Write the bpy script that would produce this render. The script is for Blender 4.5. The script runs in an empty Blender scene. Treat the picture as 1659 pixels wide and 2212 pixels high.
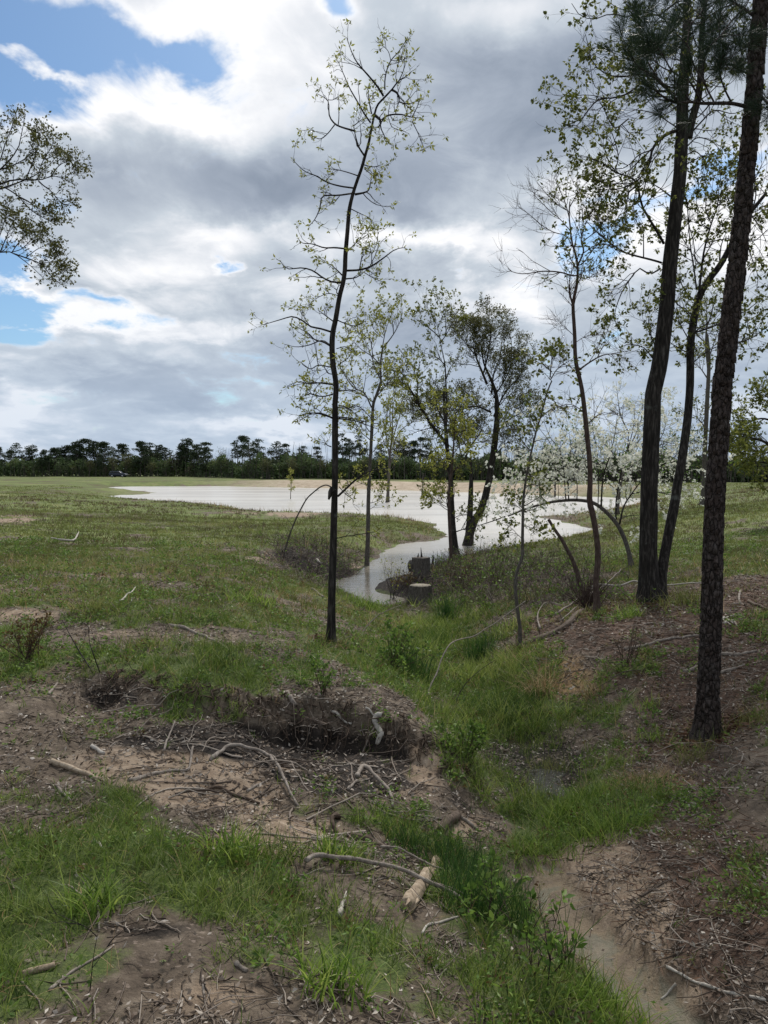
import bpy, math, random
import numpy as np
from math import radians, pi
from mathutils import Vector

# ------------------------------------------------------------------ camera
EYE = 3.3                      # metres above the pond
F_, CX, CY = 1658.0, 829.5, 1106.0
TP = 94.0 / F_
PITCH = math.atan(TP)
cp_, sp_ = math.cos(PITCH), math.sin(PITCH)
S = bpy.context.scene
COL = S.collection
cam_d = bpy.data.cameras.new('camera')
cam = bpy.data.objects.new('camera', cam_d)
COL.objects.link(cam)
cam.location = (0, 0, EYE)
cam.rotation_euler = (radians(90) - PITCH, 0, 0)
cam_d.sensor_fit = 'VERTICAL'
cam_d.sensor_height = 36.0
cam_d.lens = 36.0 * F_ / 2212.0
cam_d.clip_start = 0.05
cam_d.clip_end = 6000
S.camera = cam
S.render.resolution_x = 768
S.render.resolution_y = 1024

SUN_EL, SUN_AZ = 48.0, 14.0     # degrees; azimuth from +Y towards +X
# ------------------------------------------------------------------ world
W = bpy.data.worlds.new('World')
S.world = W
W.use_nodes = True
nt = W.node_tree
nt.nodes.clear()

class NB:
    def __init__(s, nt): s.nt = nt
    def node(s, t, **kw):
        n = s.nt.nodes.new(t)
        for k, v in kw.items(): setattr(n, k, v)
        return n
    def put(s, sock, v):
        if isinstance(v, bpy.types.NodeSocket): s.nt.links.new(v, sock)
        else: sock.default_value = v
    def m(s, op, a, b=None, c=None, clamp=False):
        n = s.node('ShaderNodeMath', operation=op, use_clamp=clamp)
        s.put(n.inputs[0], a)
        if b is not None: s.put(n.inputs[1], b)
        if c is not None: s.put(n.inputs[2], c)
        return n.outputs[0]
    def v(s, op, a, b=None):
        n = s.node('ShaderNodeVectorMath', operation=op)
        s.put(n.inputs[0], a)
        if b is not None: s.put(n.inputs[1], b)
        return n.outputs['Value'] if op in ('DOT_PRODUCT', 'LENGTH') else n.outputs[0]
    def noise(s, vec, scale, detail=4, rough=.5, dist=0., dims='3D', col=False):
        n = s.node('ShaderNodeTexNoise', noise_dimensions=dims)
        if vec is not None: s.put(n.inputs['Vector'], vec)
        n.inputs['Scale'].default_value = scale
        n.inputs['Detail'].default_value = detail
        n.inputs['Roughness'].default_value = rough
        n.inputs['Distortion'].default_value = dist
        return n.outputs['Color'] if col else n.outputs['Fac']
    def vor(s, vec, scale, feature='F1', rand=1., out='Distance'):
        n = s.node('ShaderNodeTexVoronoi', feature=feature)
        if vec is not None: s.put(n.inputs['Vector'], vec)
        n.inputs['Scale'].default_value = scale
        n.inputs['Randomness'].default_value = rand
        return n.outputs[out]
    def ramp(s, fac, stops, interp='LINEAR'):
        n = s.node('ShaderNodeValToRGB')
        n.color_ramp.interpolation = interp
        el = n.color_ramp.elements
        while len(el) < len(stops): el.new(.5)
        for e, (p, c) in zip(el, stops):
            e.position = p
            e.color = (c[0], c[1], c[2], 1) if hasattr(c, '__len__') else (c, c, c, 1)
        s.put(n.inputs[0], fac)
        return n.outputs[0]
    def mix(s, fac, a, b, blend='MIX'):
        n = s.node('ShaderNodeMix', data_type='RGBA', blend_type=blend)
        s.put(n.inputs[0], fac)
        for i, x in ((6, a), (7, b)):
            if not isinstance(x, bpy.types.NodeSocket): x = (x[0], x[1], x[2], 1)
            s.put(n.inputs[i], x)
        return n.outputs[2]
    def smooth(s, x, a, b):
        n = s.node('ShaderNodeMapRange', interpolation_type='SMOOTHSTEP')
        s.put(n.inputs[0], x); n.inputs[1].default_value = a; n.inputs[2].default_value = b
        return n.outputs[0]
    def mapping(s, vec, scale=(1, 1, 1), loc=(0, 0, 0)):
        n = s.node('ShaderNodeMapping')
        s.put(n.inputs['Vector'], vec)
        n.inputs['Scale'].default_value = scale
        n.inputs['Location'].default_value = loc
        return n.outputs[0]

b = NB(nt)
def azel(u, v):
    a, c = (u - CX) / F_, (CY - v) / F_
    d = np.array([a, c * sp_ + cp_, c * cp_ - sp_]); d /= np.linalg.norm(d)
    return math.degrees(math.atan2(d[0], d[1])), math.degrees(math.asin(d[2]))
tc = b.node('ShaderNodeTexCoord').outputs['Generated']
sx = b.node('ShaderNodeSeparateXYZ'); b.put(sx.inputs[0], tc)
X, Y, Z = sx.outputs
az = b.m('MULTIPLY', b.m('ARCTAN2', X, Y), 57.2958)
el = b.m('MULTIPLY', b.m('ARCSINE', Z), 57.2958)
zz = b.m('ADD', b.m('MAXIMUM', Z, 0.0), 0.24)
cpl = b.node('ShaderNodeCombineXYZ')
b.put(cpl.inputs[0], b.m('DIVIDE', X, zz)); b.put(cpl.inputs[1], b.m('DIVIDE', Y, zz))
cpl = cpl.outputs[0]
warp = b.noise(b.mapping(cpl, (1, .8, 1)), 2.6, 6, .6, 0, col=True)
ae = b.node('ShaderNodeCombineXYZ'); b.put(ae.inputs[0], az); b.put(ae.inputs[1], el); b.put(ae.inputs[2], 0.0)
wv = b.v('MULTIPLY', b.v('SUBTRACT', warp, (.5, .5, .5)), (11, 8, 0))
ae = b.v('ADD', ae.outputs[0], wv)
def blob(u, v, ru, rv, w):
    a, e = azel(u, v)
    k = 57.2958 / F_
    d = b.v('MULTIPLY', b.v('SUBTRACT', ae, (a, e, 0)), (1 / (ru * k), 1 / (rv * k), 0))
    g = b.m('POWER', 2.71828, b.m('MULTIPLY', b.v('DOT_PRODUCT', d, d), -1.0))
    return b.m('MULTIPLY', g, w)
def total(base, blobs):
    t = base
    for bl in blobs: t = b.m('ADD', t, blob(*bl))
    return t
f1 = b.noise(b.mapping(cpl, (1, .75, 1), (3.1, 1.7, 0)), 1.7, 9, .56, .2)
f2 = b.noise(b.mapping(cpl, (1, .8, 1), (7.7, 2.2, 4.0)), 1.1, 5, .5, .2)
f3 = b.noise(b.mapping(cpl, (1, .9, 1), (1.3, 9.2, 2.0)), 5.5, 8, .60, .5)
SKY_COV = [(85, 60, 150, 85, -.95), (250, 20, 60, 60, -.35), (420, 105, 90, 40, -.75), (20, 165, 110, 60, -.6), (60, 640, 150, 46, -.62), (220, 655, 90, 26, -.5), (120, 600, 60, 16, .35), (30, 690, 60, 14, .4), (1530, 480, 90, 30, .35),
           (10, 560, 70, 60, -.5), (30, 720, 60, 60, -.6), (40, 860, 60, 30, -.25), (75, 640, 60, 22, .5), (210, 660, 60, 16, .3), (480, 562, 45, 18, -.5), (970, 560, 45, 22, -.5),
           (990, 600, 40, 16, -.5), (1270, 505, 110, 45, -.75), (1500, 420, 130, 45, -.62), (1640, 340, 70, 40, -.5), (1400, 340, 120, 40, .3), (725, 40, 30, 25, -.5),
           (50, 105, 80, 18, .6), (130, 150, 70, 14, .5), (70, 615, 70, 14, .55), (1290, 640, 60, 30, .4)]
SKY_BRI = [(420, 50, 130, 60, .5), (600, 10, 160, 40, .35), (230, 195, 210, 32, .95), (350, 240, 220, 45, .35), (620, 130, 160, 70, .25), (1080, 10, 200, 50, .5),
           (560, 380, 260, 90, -.35), (1120, 210, 200, 170, -.32), (820, 420, 200, 60, -.15), (520, 490, 130, 35, .45), (300, 560, 120, 50, .35),
           (900, 540, 190, 30, .6), (1130, 640, 60, 60, .5), (980, 640, 160, 30, .35), (620, 640, 100, 30, .25), (1280, 400, 120, 50, .5),
           (430, 790, 300, 90, -.22), (420, 860, 260, 30, -.15), (140, 770, 90, 30, .3), (330, 760, 120, 30, .3), (170, 700, 130, 26, .35), (520, 700, 140, 24, .3), (560, 930, 90, 22, .4), (640, 860, 120, 25, .2), (250, 690, 160, 25, .35), (40, 640, 70, 50, .6), (50, 870, 70, 55, .55), (50, 930, 90, 30, .25), (700, 940, 300, 25, .35), (930, 880, 60, 60, .3),
           (1640, 880, 140, 60, .5), (1300, 860, 80, 50, .3), (1500, 700, 180, 90, -.2), (1560, 500, 200, 60, .6), (800, 700, 240, 60, -.05)]
cov = b.m('ADD', total(.78, SKY_COV), b.m('MULTIPLY', b.m('SUBTRACT', f1, .5), 1.7))
cov = b.m('ADD', cov, b.m('MULTIPLY', b.m('SUBTRACT', f3, .5), 1.15))
alpha = b.smooth(cov, .22, .56)
bri = b.m('ADD', total(.43, SKY_BRI), b.m('MULTIPLY', b.m('SUBTRACT', f2, .5), 1.0))
bri = b.m('ADD', bri, b.m('MULTIPLY', b.m('SUBTRACT', f3, .5), 1.05))
edge = b.m('SUBTRACT', 1.0, b.smooth(cov, .30, .75))
bri = b.m('ADD', bri, b.m('MULTIPLY', edge, .45))
ccol = b.ramp(bri, [(0, (.23, .275, .35)), (.3, (.345, .395, .475)), (.6, (.52, .575, .64)), (.85, (.76, .78, .82)), (1, (.90, .905, .92))])
# low sky towards the horizon is bluer and smoother
lowf = b.smooth(el, 13.0, 2.0)
ccol = b.mix(b.m('MULTIPLY', lowf, .5), ccol, (.42, .53, .68))
SKYS = 0.10
sky = b.node('ShaderNodeTexSky', sky_type='NISHITA')
sky.sun_disc = False
sky.sun_elevation = radians(SUN_EL)
sky.sun_rotation = radians(SUN_AZ)
skyc = b.mix(1.0, sky.outputs[0], (.66, .86, 1.0), 'MULTIPLY')
cl = b.v('MULTIPLY', ccol, (1 / SKYS, 1 / SKYS, 1 / SKYS))
wc = b.mix(alpha, skyc, cl)
bg = b.node('ShaderNodeBackground'); b.put(bg.inputs[0], wc); bg.inputs[1].default_value = SKYS
wo = b.node('ShaderNodeOutputWorld'); nt.links.new(bg.outputs[0], wo.inputs[0])
W.cycles.sampling_method = 'MANUAL'
W.cycles.sample_map_resolution = 512

sun_d = bpy.data.lights.new('sun', 'SUN')
sun_d.energy = 3.2
sun_d.angle = radians(12)
sun_d.color = (1, .96, .90)
sun = bpy.data.objects.new('sun', sun_d); COL.objects.link(sun)
sdir = Vector((math.sin(radians(SUN_AZ)) * math.cos(radians(SUN_EL)), math.cos(radians(SUN_AZ)) * math.cos(radians(SUN_EL)), math.sin(radians(SUN_EL))))
sun.rotation_euler = sdir.to_track_quat('Z', 'Y').to_euler()
S.view_settings.view_transform = 'Standard'
S.view_settings.look = 'None'
S.view_settings.exposure = 0.18
S.view_settings.gamma = 1.0

# ------------------------------------------------------------------ pixel <-> place
def ray(u, v):
    u = np.asarray(u, float); v = np.asarray(v, float)
    a, c = (u - CX) / F_, (CY - v) / F_
    return np.stack([a, c * sp_ + cp_, c * cp_ - sp_], -1)
def PY(u, v, y):                       # the point seen at (u, v) that stands y metres away
    d = ray(u, v); t = np.asarray(y) / d[..., 1]
    return d * t[..., None] + np.array([0, 0, EYE])
def PZ(u, v, z):                       # ... that lies at height z
    d = ray(u, v); t = (np.asarray(z) - EYE) / d[..., 2]
    return d * t[..., None] + np.array([0, 0, EYE])
def project(x, y, z):
    z = z - EYE
    f = y * cp_ - z * sp_; w = y * sp_ + z * cp_
    f = np.where(f > .05, f, .05)
    return CX + F_ * x / f, CY - F_ * w / f
def conv(x0, y0, k):
    def f(p): p = np.asarray(p, float); return (np.array([x0, y0]) + p / k) / 1.8228
    return f
V0 = lambda p: np.asarray(p, float)
R1 = conv(0, 1600, 1.659); R2 = conv(1000, 1500, 1.659); R3 = conv(2000, 1500, 1.62)
R4 = conv(1000, 100, 1.3825); R5 = conv(2000, 0, 1.4746); R6 = conv(0, 2400, 1.106)
R7 = conv(1500, 2300, 1.0886); R8 = conv(0, 3100, 1.106); R9 = conv(1500, 3100, 1.0886)
RL = conv(0, 400, 2.764); RM = conv(800, 2600, 1.3825)

# ------------------------------------------------------------------ numpy noise
_rs = np.random.RandomState(5)
_perm = _rs.permutation(4096); _g = _rs.rand(4096) * 2 * pi
_gx, _gy = np.cos(_g), np.sin(_g)
def pn(x, y):
    xi = np.floor(x).astype(int); yi = np.floor(y).astype(int)
    xf, yf = x - xi, y - yi
    def gr(ix, iy, fx, fy):
        h = _perm[(_perm[ix & 4095] + iy) & 4095]
        return _gx[h] * fx + _gy[h] * fy
    u = xf * xf * xf * (xf * (xf * 6 - 15) + 10); w = yf * yf * yf * (yf * (yf * 6 - 15) + 10)
    a = gr(xi, yi, xf, yf); c = gr(xi + 1, yi, xf - 1, yf)
    d = gr(xi, yi + 1, xf, yf - 1); e = gr(xi + 1, yi + 1, xf - 1, yf - 1)
    return (a + u * (c - a)) * (1 - w) + (d + u * (e - d)) * w
def fbm(x, y, n=4, g=.5):
    s = 0; a = 1; k = 1
    for i in range(n):
        s = s + a * pn(x * k + 17.3 * i, y * k - 9.1 * i); a *= g; k *= 2.03
    return s
def sst(x, a, b_):
    t = np.clip((x - a) / (b_ - a), 0, 1); return t * t * (3 - 2 * t)

# ------------------------------------------------------------------ terrain
CP = [(0,2212,1.35),(400,2212,1.35),(800,2212,1.25),(1100,2212,1.08),(1400,2212,.82),(1659,2212,1.0),
 (0,2050,1.35),(400,2050,1.35),(800,2050,1.2),(1100,2050,.95),(1250,2050,.74),(1400,2050,.86),(1659,2050,1.1),
 (0,1900,1.35),(400,1900,1.35),(700,1900,1.2),(900,1900,.98),(1150,1900,.66),(1300,1900,.75),(1659,1900,1.15),
 (0,1800,1.3),(350,1800,1.25),(700,1800,1.05),(900,1800,.85),(1000,1800,.7),(1130,1800,.56),(1300,1800,.7),(1659,1800,1.15),
 (0,1700,1.3),(200,1680,1.25),(450,1700,1.15),(600,1700,1.1),(800,1730,1.0),(950,1650,.98),(1060,1700,.6),(1180,1690,.45),(1350,1700,.68),(1659,1700,1.1),
 (180,1475,1.38),(330,1540,1.33),(500,1550,1.3),(650,1540,1.25),(800,1570,1.17),(880,1610,1.05),(0,1560,1.35),
 (1659,1590,1.0),(1525,1590,.76),(1400,1590,.62),(1250,1590,.45),(1110,1590,.38),(1010,1590,.55),(930,1560,.85),(880,1500,1.02),
 (0,1450,1.45),(300,1450,1.4),(600,1450,1.3),(780,1450,1.05),(880,1430,.62),(960,1450,.3),(1050,1450,.34),(1150,1450,.6),(1250,1430,.85),(1400,1450,1.0),(1659,1450,1.2),
 (0,1350,1.5),(400,1350,1.42),(600,1350,1.2),(715,1395,.98),(800,1350,.5),(870,1340,.16),(960,1340,.15),(1050,1350,.42),(1150,1330,.8),(1290,1325,1.05),(1400,1300,1.12),(1659,1320,1.4),
 (600,1250,1.0),(680,1220,.75),(730,1240,.45),(400,1250,1.3),(0,1250,1.55),(600,1180,.9),(760,1170,.5),(900,1150,.35),(400,1150,.85),(0,1150,1.25),(640,1125,.35),(400,1105,.4),
 (0,1100,1.0),(0,1060,.8),(150,1050,.75),(0,1040,.9),(257,1031,.9),(0,1028,.9),(500,1033,.95),
 (1000,1230,.45),(1050,1210,.5),(1100,1200,.55),(1290,1200,.9),(1500,1200,1.3),(1659,1200,1.5),(1180,1165,.4),(1300,1150,.55),(1400,1100,.6),(1500,1100,1.0),(1659,1100,1.5),(1659,1062,1.5),(1450,1070,.8),
 (700,1042,1.1),(1000,1043,1.15),(1300,1048,1.2),(1450,1050,1.2)]
CPW = [tuple(PZ(u, v, z)) for u, v, z in CP]
for a in range(0, 360, 20):
    r = 420
    CPW.append((r * math.sin(radians(a)), r * math.cos(radians(a)), 1.0))
for a in (60, 90, 120, 150, 180, 210, 240, 270, 300):
    for r, z in ((3, 1.5), (12, 1.7), (45, 1.6), (140, 1.4)):
        CPW.append((r * math.sin(radians(a)), r * math.cos(radians(a)), z))
CPW += [(0, 0, 1.65), (0, 1.2, 1.5), (-10, 5, 1.6), (6, 3, 1.35), (0, 170, .9), (60, 170, .9), (-120, 260, .9), (120, 200, 1.2)]
CPW = np.array(CPW)
def lp(x, y):
    r = np.sqrt(x * x + y * y) + 1e-6; l = np.log1p(r / 1.5)
    return x / r * l, y / r * l
_cx, _cy = lp(CPW[:, 0], CPW[:, 1])
def _U(r2): return .5 * r2 * np.log(r2 + 1e-9)
n_ = len(CPW)
K_ = _U((_cx[:, None] - _cx) ** 2 + (_cy[:, None] - _cy) ** 2) + np.eye(n_) * 4e-3
P_ = np.stack([np.ones(n_), _cx, _cy], 1)
A_ = np.block([[K_, P_], [P_.T, np.zeros((3, 3))]])
_w = np.linalg.solve(A_, np.concatenate([CPW[:, 2], np.zeros(3)]))
def tps(x, y):
    a, c = lp(x, y); o = _w[n_] + _w[n_ + 1] * a + _w[n_ + 2] * c
    for i in range(n_): o = o + _w[i] * _U((a - _cx[i]) ** 2 + (c - _cy[i]) ** 2)
    return o
def cat(*g): return np.concatenate([f(np.array(p, float)) for f, p in g])
SHORE = cat((R2, [(400,1330),(540,1300),(690,1262),(700,1220),(770,1180),(850,1115),(950,1072),(1100,1050),(1225,1040),(1272,1015),(1265,990),(1180,940),(1050,905),(900,888),(700,880),(400,868),(150,862),(20,858)]),
            (R1, [(1500,652),(1350,640),(1150,630),(900,607),(620,592),(720,585),(860,578),(960,574),(1010,565),(960,556),(850,548),(700,531),(800,524),(1000,523),(1200,523),(1450,522)]),
            (R2, [(0,692),(250,697),(500,702),(860,712),(1260,724),(1500,732)]),
            (R3, [(200,729),(500,738),(700,744),(850,750),(845,772),(750,797),(600,830),(400,852),(195,862),(300,888),(450,932),(545,945),(430,982),(300,1008),(100,1050),(0,1062)]),
            (R2, [(1600,1095),(1500,1112),(1340,1152),(1240,1178),(1190,1192),(1150,1215),(1060,1255),(960,1275),(925,1292),(960,1315),(1030,1330),(1020,1400),(1000,1450),(930,1472),(840,1478),(790,1440),(680,1420),(560,1415),(420,1390),(360,1360)]))
SHW = PZ(SHORE[:, 0], SHORE[:, 1], 0.0)[:, :2]
def poly_sd(x, y, P):
    """signed distance to a closed polygon, positive inside"""
    d = np.full(x.shape, 1e18); ins = np.zeros(x.shape, bool)
    for i in range(len(P)):
        ax, ay = P[i]; bx, by = P[(i + 1) % len(P)]
        ex, ey = bx - ax, by - ay
        t = np.clip(((x - ax) * ex + (y - ay) * ey) / (ex * ex + ey * ey + 1e-12), 0, 1)
        d = np.minimum(d, (x - ax - t * ex) ** 2 + (y - ay - t * ey) ** 2)
        c = (ay > y) != (by > y)
        ins ^= c & (x < ex * (y - ay) / (ey if abs(ey) > 1e-12 else 1e-12) + ax)
    return np.where(ins, 1, -1) * np.sqrt(d)
def line_sd(x, y, P):
    """distance, side (+ = far side) and position along an open polyline"""
    best = np.full(x.shape, 1e18); sd = np.zeros(x.shape); tt = np.zeros(x.shape)
    n = len(P) - 1
    for i in range(n):
        ax, ay = P[i]; bx, by = P[i + 1]; ex, ey = bx - ax, by - ay
        t = np.clip(((x - ax) * ex + (y - ay) * ey) / (ex * ex + ey * ey), 0, 1)
        d = (x - ax - t * ex) ** 2 + (y - ay - t * ey) ** 2
        s = ex * (y - ay) - ey * (x - ax)
        k = d < best
        best = np.where(k, d, best); sd = np.where(k, np.sign(s) * np.sqrt(d), sd); tt = np.where(k, (i + t) / n, tt)
    return sd, tt
# the washed-out side gully: the foot of its dark bank
GUL = PZ(np.array([150,215,280,360,500,640,780,900,1010,1090]), np.array([1495,1520,1545,1600,1640,1655,1665,1715,1740,1760]),
         np.array([1.3,1.2,1.1,.98,.86,.78,.72,.62,.56,.5]))[:, :2]
GD = np.array([.03, .22, .08, .12, .25, .33, .33, .20, .08, .0])
BED = PZ(np.array([1165,1215,1280,1360,1440,1530]), np.array([1880,1950,2030,2120,2210,2300]), np.array([.66,.7,.74,.8,.85,.9]))[:, :2]
STUMP1 = PZ(907, 1243, .35); STUMP2 = PZ(905, 1300, .12)
def hbase(x, y):
    x = np.asarray(x, float); y = np.asarray(y, float)
    h = tps(x, y)
    r = np.sqrt(x * x + y * y)
    sd = poly_sd(x, y, SHW)
    sd = sd + fbm(x * .5, y * .5, 3) * np.clip(r * .02, .12, 1.2)
    wd = np.clip(r * .085, .9, 7.0)
    land = np.maximum(h, .10) * (sst(-sd, 0, wd) * .85 + .15 * np.clip(-sd / wd * 2, 0, 1))
    # the sandy far dam rises steeply from the water
    dam = sst(y, 85, 100) * sst(x, -30, -12)
    land = np.where(dam > 0, land * (1 - dam) + dam * (1.18 * sst(-sd, 0, 6.5)), land)
    h = np.where(sd > 0, -.14 * np.clip(sd, 0, 6), land)
    gs, gt = line_sd(x, y, GUL)
    gs = gs + .17 * fbm(x * 1.6, y * 1.6, 4, .6) + .03 * pn(x * 14, y * 14)
    dep = np.interp(gt, np.linspace(0, 1, len(GD)), GD)
    dep = dep * (1 + .5 * pn(x * 1.1 + 3, y * 1.1)); cut = np.where(gs > 0, .55 * (1 - sst(gs, .02, .12)) + .45 * (1 - sst(gs, .14, .34)), 1 - sst(-gs, 0, 1.25))
    h = h - dep * cut * (r < 14)
    near = 1 - sst(r, 18, 60)
    h = h + (sd < .3) * (fbm(x * 1.1, y * 1.1, 3) * .07 + fbm(x * 5, y * 5, 3) * .022) * near * sst(-sd, 0, 1.0)
    h = h + (sd < .1) * fbm(x * .12, y * .12, 3) * .16 * sst(r, 15, 40) * sst(-sd, 0, 8)
    for q, rad, zt in ((STUMP1, 1.1, .38), (STUMP2, .6, .12)):
        g = np.exp(-((x - q[0]) ** 2 + (y - q[1]) ** 2) / rad ** 2)
        h = h * (1 - g) + zt * g
    for q, rad, dz in ((PZ(1185, 1690, .45), .30, .09), (PZ(1110, 1597, .38), .26, .09)):
        g = np.exp(-((x - q[0]) ** 2 + ((y - q[1]) / 1.3) ** 2) / rad ** 2)
        h = h - dz * g
    bd, _ = line_sd(x, y, BED); bd = np.abs(bd) + .05 * fbm(x * 3, y * 3, 3)
    h = h - .055 * (1 - sst(bd, .12, .19)) * (r < 8)
    return h
def cast(u, v):
    """first hit of the view ray through (u, v) with the ground"""
    u = np.atleast_1d(np.asarray(u, float)); v = np.atleast_1d(np.asarray(v, float))
    d = ray(u, v); out = np.zeros((len(u), 3))
    ts = np.exp(np.linspace(math.log(1.6), math.log(400), 500))
    pts = d[:, None, :] * ts[None, :, None]; pts[..., 2] += EYE
    h = hbase(pts[..., 0].ravel(), pts[..., 1].ravel()).reshape(pts.shape[:2])
    below = pts[..., 2] < h
    for i in range(len(u)):
        k = int(np.argmax(below[i])) if below[i].any() else len(ts) - 1
        k = max(k, 1)
        g0 = pts[i, k - 1, 2] - h[i, k - 1]; g1 = pts[i, k, 2] - h[i, k]
        f = np.clip(g0 / (g0 - g1 + 1e-9), 0, 1)
        out[i] = pts[i, k - 1] * (1 - f) + pts[i, k] * f
    return out

# ground cover: what grows or lies where (ellipses on the ground; channel weights)
def ell(u, v, L):
    o = np.zeros(u.shape)
    for (a, c, ra, rc, w) in L:
        o = o + w * np.exp(-((u - a) / ra) ** 2 - ((v - c) / rc) ** 2)
    return o
GRASS = [(420,1365,330,26,-.42),(150,1330,160,20,-.25),(700,1215,90,40,-.4),(760,1345,60,20,-.25),(1150,1245,150,35,-.3),(860,1520,90,40,-.15),(540,1235,120,22,-.25),(250,1225,140,12,-.25),(120,2080,200,60,.15),(330,2190,120,40,.15),(60,2180,80,50,.3),(1420,2160,60,40,-.3),(330,1880,330,100,1.0),(560,1860,90,100,.5),(100,1960,160,90,.5),(960,2060,300,110,.55),(1250,2180,160,90,1.0),(620,2010,120,60,.3),
         (950,1640,110,50,.5),(1080,1560,90,80,1.1),(1130,1500,110,60,.8),(950,1400,110,90,1.0),(920,1500,60,60,.5),(1000,1700,60,60,.5),
         (1260,1750,140,70,1.3),(1180,1800,90,50,.8),(1040,1890,110,70,1.0),(870,1770,80,40,.6),(1320,1650,120,60,.4),(500,1440,330,60,.35),(850,1420,90,60,.5),(250,1430,120,40,.4),
         (200,1470,150,30,.2),(1620,1560,60,40,.4),(1530,1660,60,30,.3),(100,1840,140,60,.3),(1390,1440,60,40,.3),(60,1450,60,40,.3),(1350,1390,50,60,.25),
         (1050,1300,120,60,.35),(560,1290,120,50,.4)]
BARE = [(400,1660,260,70,1.2),(860,1660,110,60,1.0),(620,1800,170,50,.9),(450,1720,140,30,.7),(1290,1900,120,90,1.6),(1330,2020,110,90,1.4),(1430,2160,90,70,1.2),
        (60,1330,90,18,.9),(20,1262,60,16,.7),(30,1122,60,9,1.3),(250,1245,110,10,.5),(620,1112,70,5,1.1),(520,1107,60,4,.6),(720,1105,60,5,.6),(560,1210,120,18,.6),(760,1225,60,20,.6),
        (450,2150,200,60,.5),(640,2060,90,60,.45),(150,2080,140,50,.4),(350,1370,200,22,.5),(800,1375,50,15,.3),(1000,1790,60,30,.8),(1130,1330,80,25,.35)]
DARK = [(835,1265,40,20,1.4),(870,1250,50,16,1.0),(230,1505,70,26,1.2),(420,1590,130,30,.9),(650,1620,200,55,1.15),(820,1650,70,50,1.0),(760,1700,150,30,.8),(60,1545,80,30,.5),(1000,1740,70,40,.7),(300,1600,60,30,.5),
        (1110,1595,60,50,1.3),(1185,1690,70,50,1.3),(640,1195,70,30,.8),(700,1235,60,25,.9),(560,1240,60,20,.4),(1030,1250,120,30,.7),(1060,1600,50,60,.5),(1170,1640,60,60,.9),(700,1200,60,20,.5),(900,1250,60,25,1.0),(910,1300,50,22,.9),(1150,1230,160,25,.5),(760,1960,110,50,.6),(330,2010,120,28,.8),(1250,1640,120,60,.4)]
RED = [(1500,1380,260,110,1.2),(1350,1320,120,50,.6),(1560,1500,130,80,.8),(1500,1980,260,240,1.0),(1620,1280,100,40,.6),(1440,1640,160,80,.5),(1150,1370,120,40,.4)]
TAN = [(1180,1440,110,60,.9),(1420,1700,120,50,.8),(1200,1500,90,50,.4),(1300,1480,70,40,.3)]
def cover(x, y, z):
    u, v = project(x, y, z)
    r = np.sqrt(x * x + y * y)
    front = (y > 1.2) & (v < 2600)
    n1 = fbm(x * .9, y * .9, 4); n2 = fbm(x * 3.1 + 40, y * 3.1, 4); n3 = fbm(x * .22 + 9, y * .22 + 5, 4)
    nn = n1 * (r < 40) + n3 * (r >= 12) * .9 + n2 * .6
    left = 1 - sst(u, 760, 900)
    field = sst(-v, -1440, -1330) * left
    rfar = sst(-v, -1290, -1210) * (1 - left)
    base = .29 + .50 * field + .55 * rfar + .12 * sst(-v, -1500, -1430)
    # further than the pond everything is rough grass
    g = base + ell(u, v, GRASS) - ell(u, v, BARE) * .9 - ell(u, v, DARK) * .55 - ell(u, v, RED) * .28
    g = np.where(front, g, .5)
    g = np.clip(g + nn * 1.15, 0, 1)
    s = np.where(front, ell(u, v, BARE), 0) * 1.0 + nn * -.35 + .12 * fbm(x * 2, y * 2, 3)
    s = np.clip(s, 0, 1)
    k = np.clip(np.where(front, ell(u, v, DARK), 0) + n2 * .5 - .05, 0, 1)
    rd = np.clip(np.where(front, ell(u, v, RED), .3) + n1 * .3, 0, 1)
    tn = np.clip(np.where(front, ell(u, v, TAN), 0) + n2 * .3 - .05, 0, 1)
    wet = np.where(front, ell(u, v, [(900,1310,50,20,.5)]), 0)
    bd, _ = line_sd(x, y, BED); bd = np.abs(bd) + .05 * fbm(x * 3, y * 3, 3)
    wet = wet + (1 - sst(bd, .09, .2)) * (r < 8)
    return g, s, k, rd, tn, np.clip(wet, 0, 1)

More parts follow.
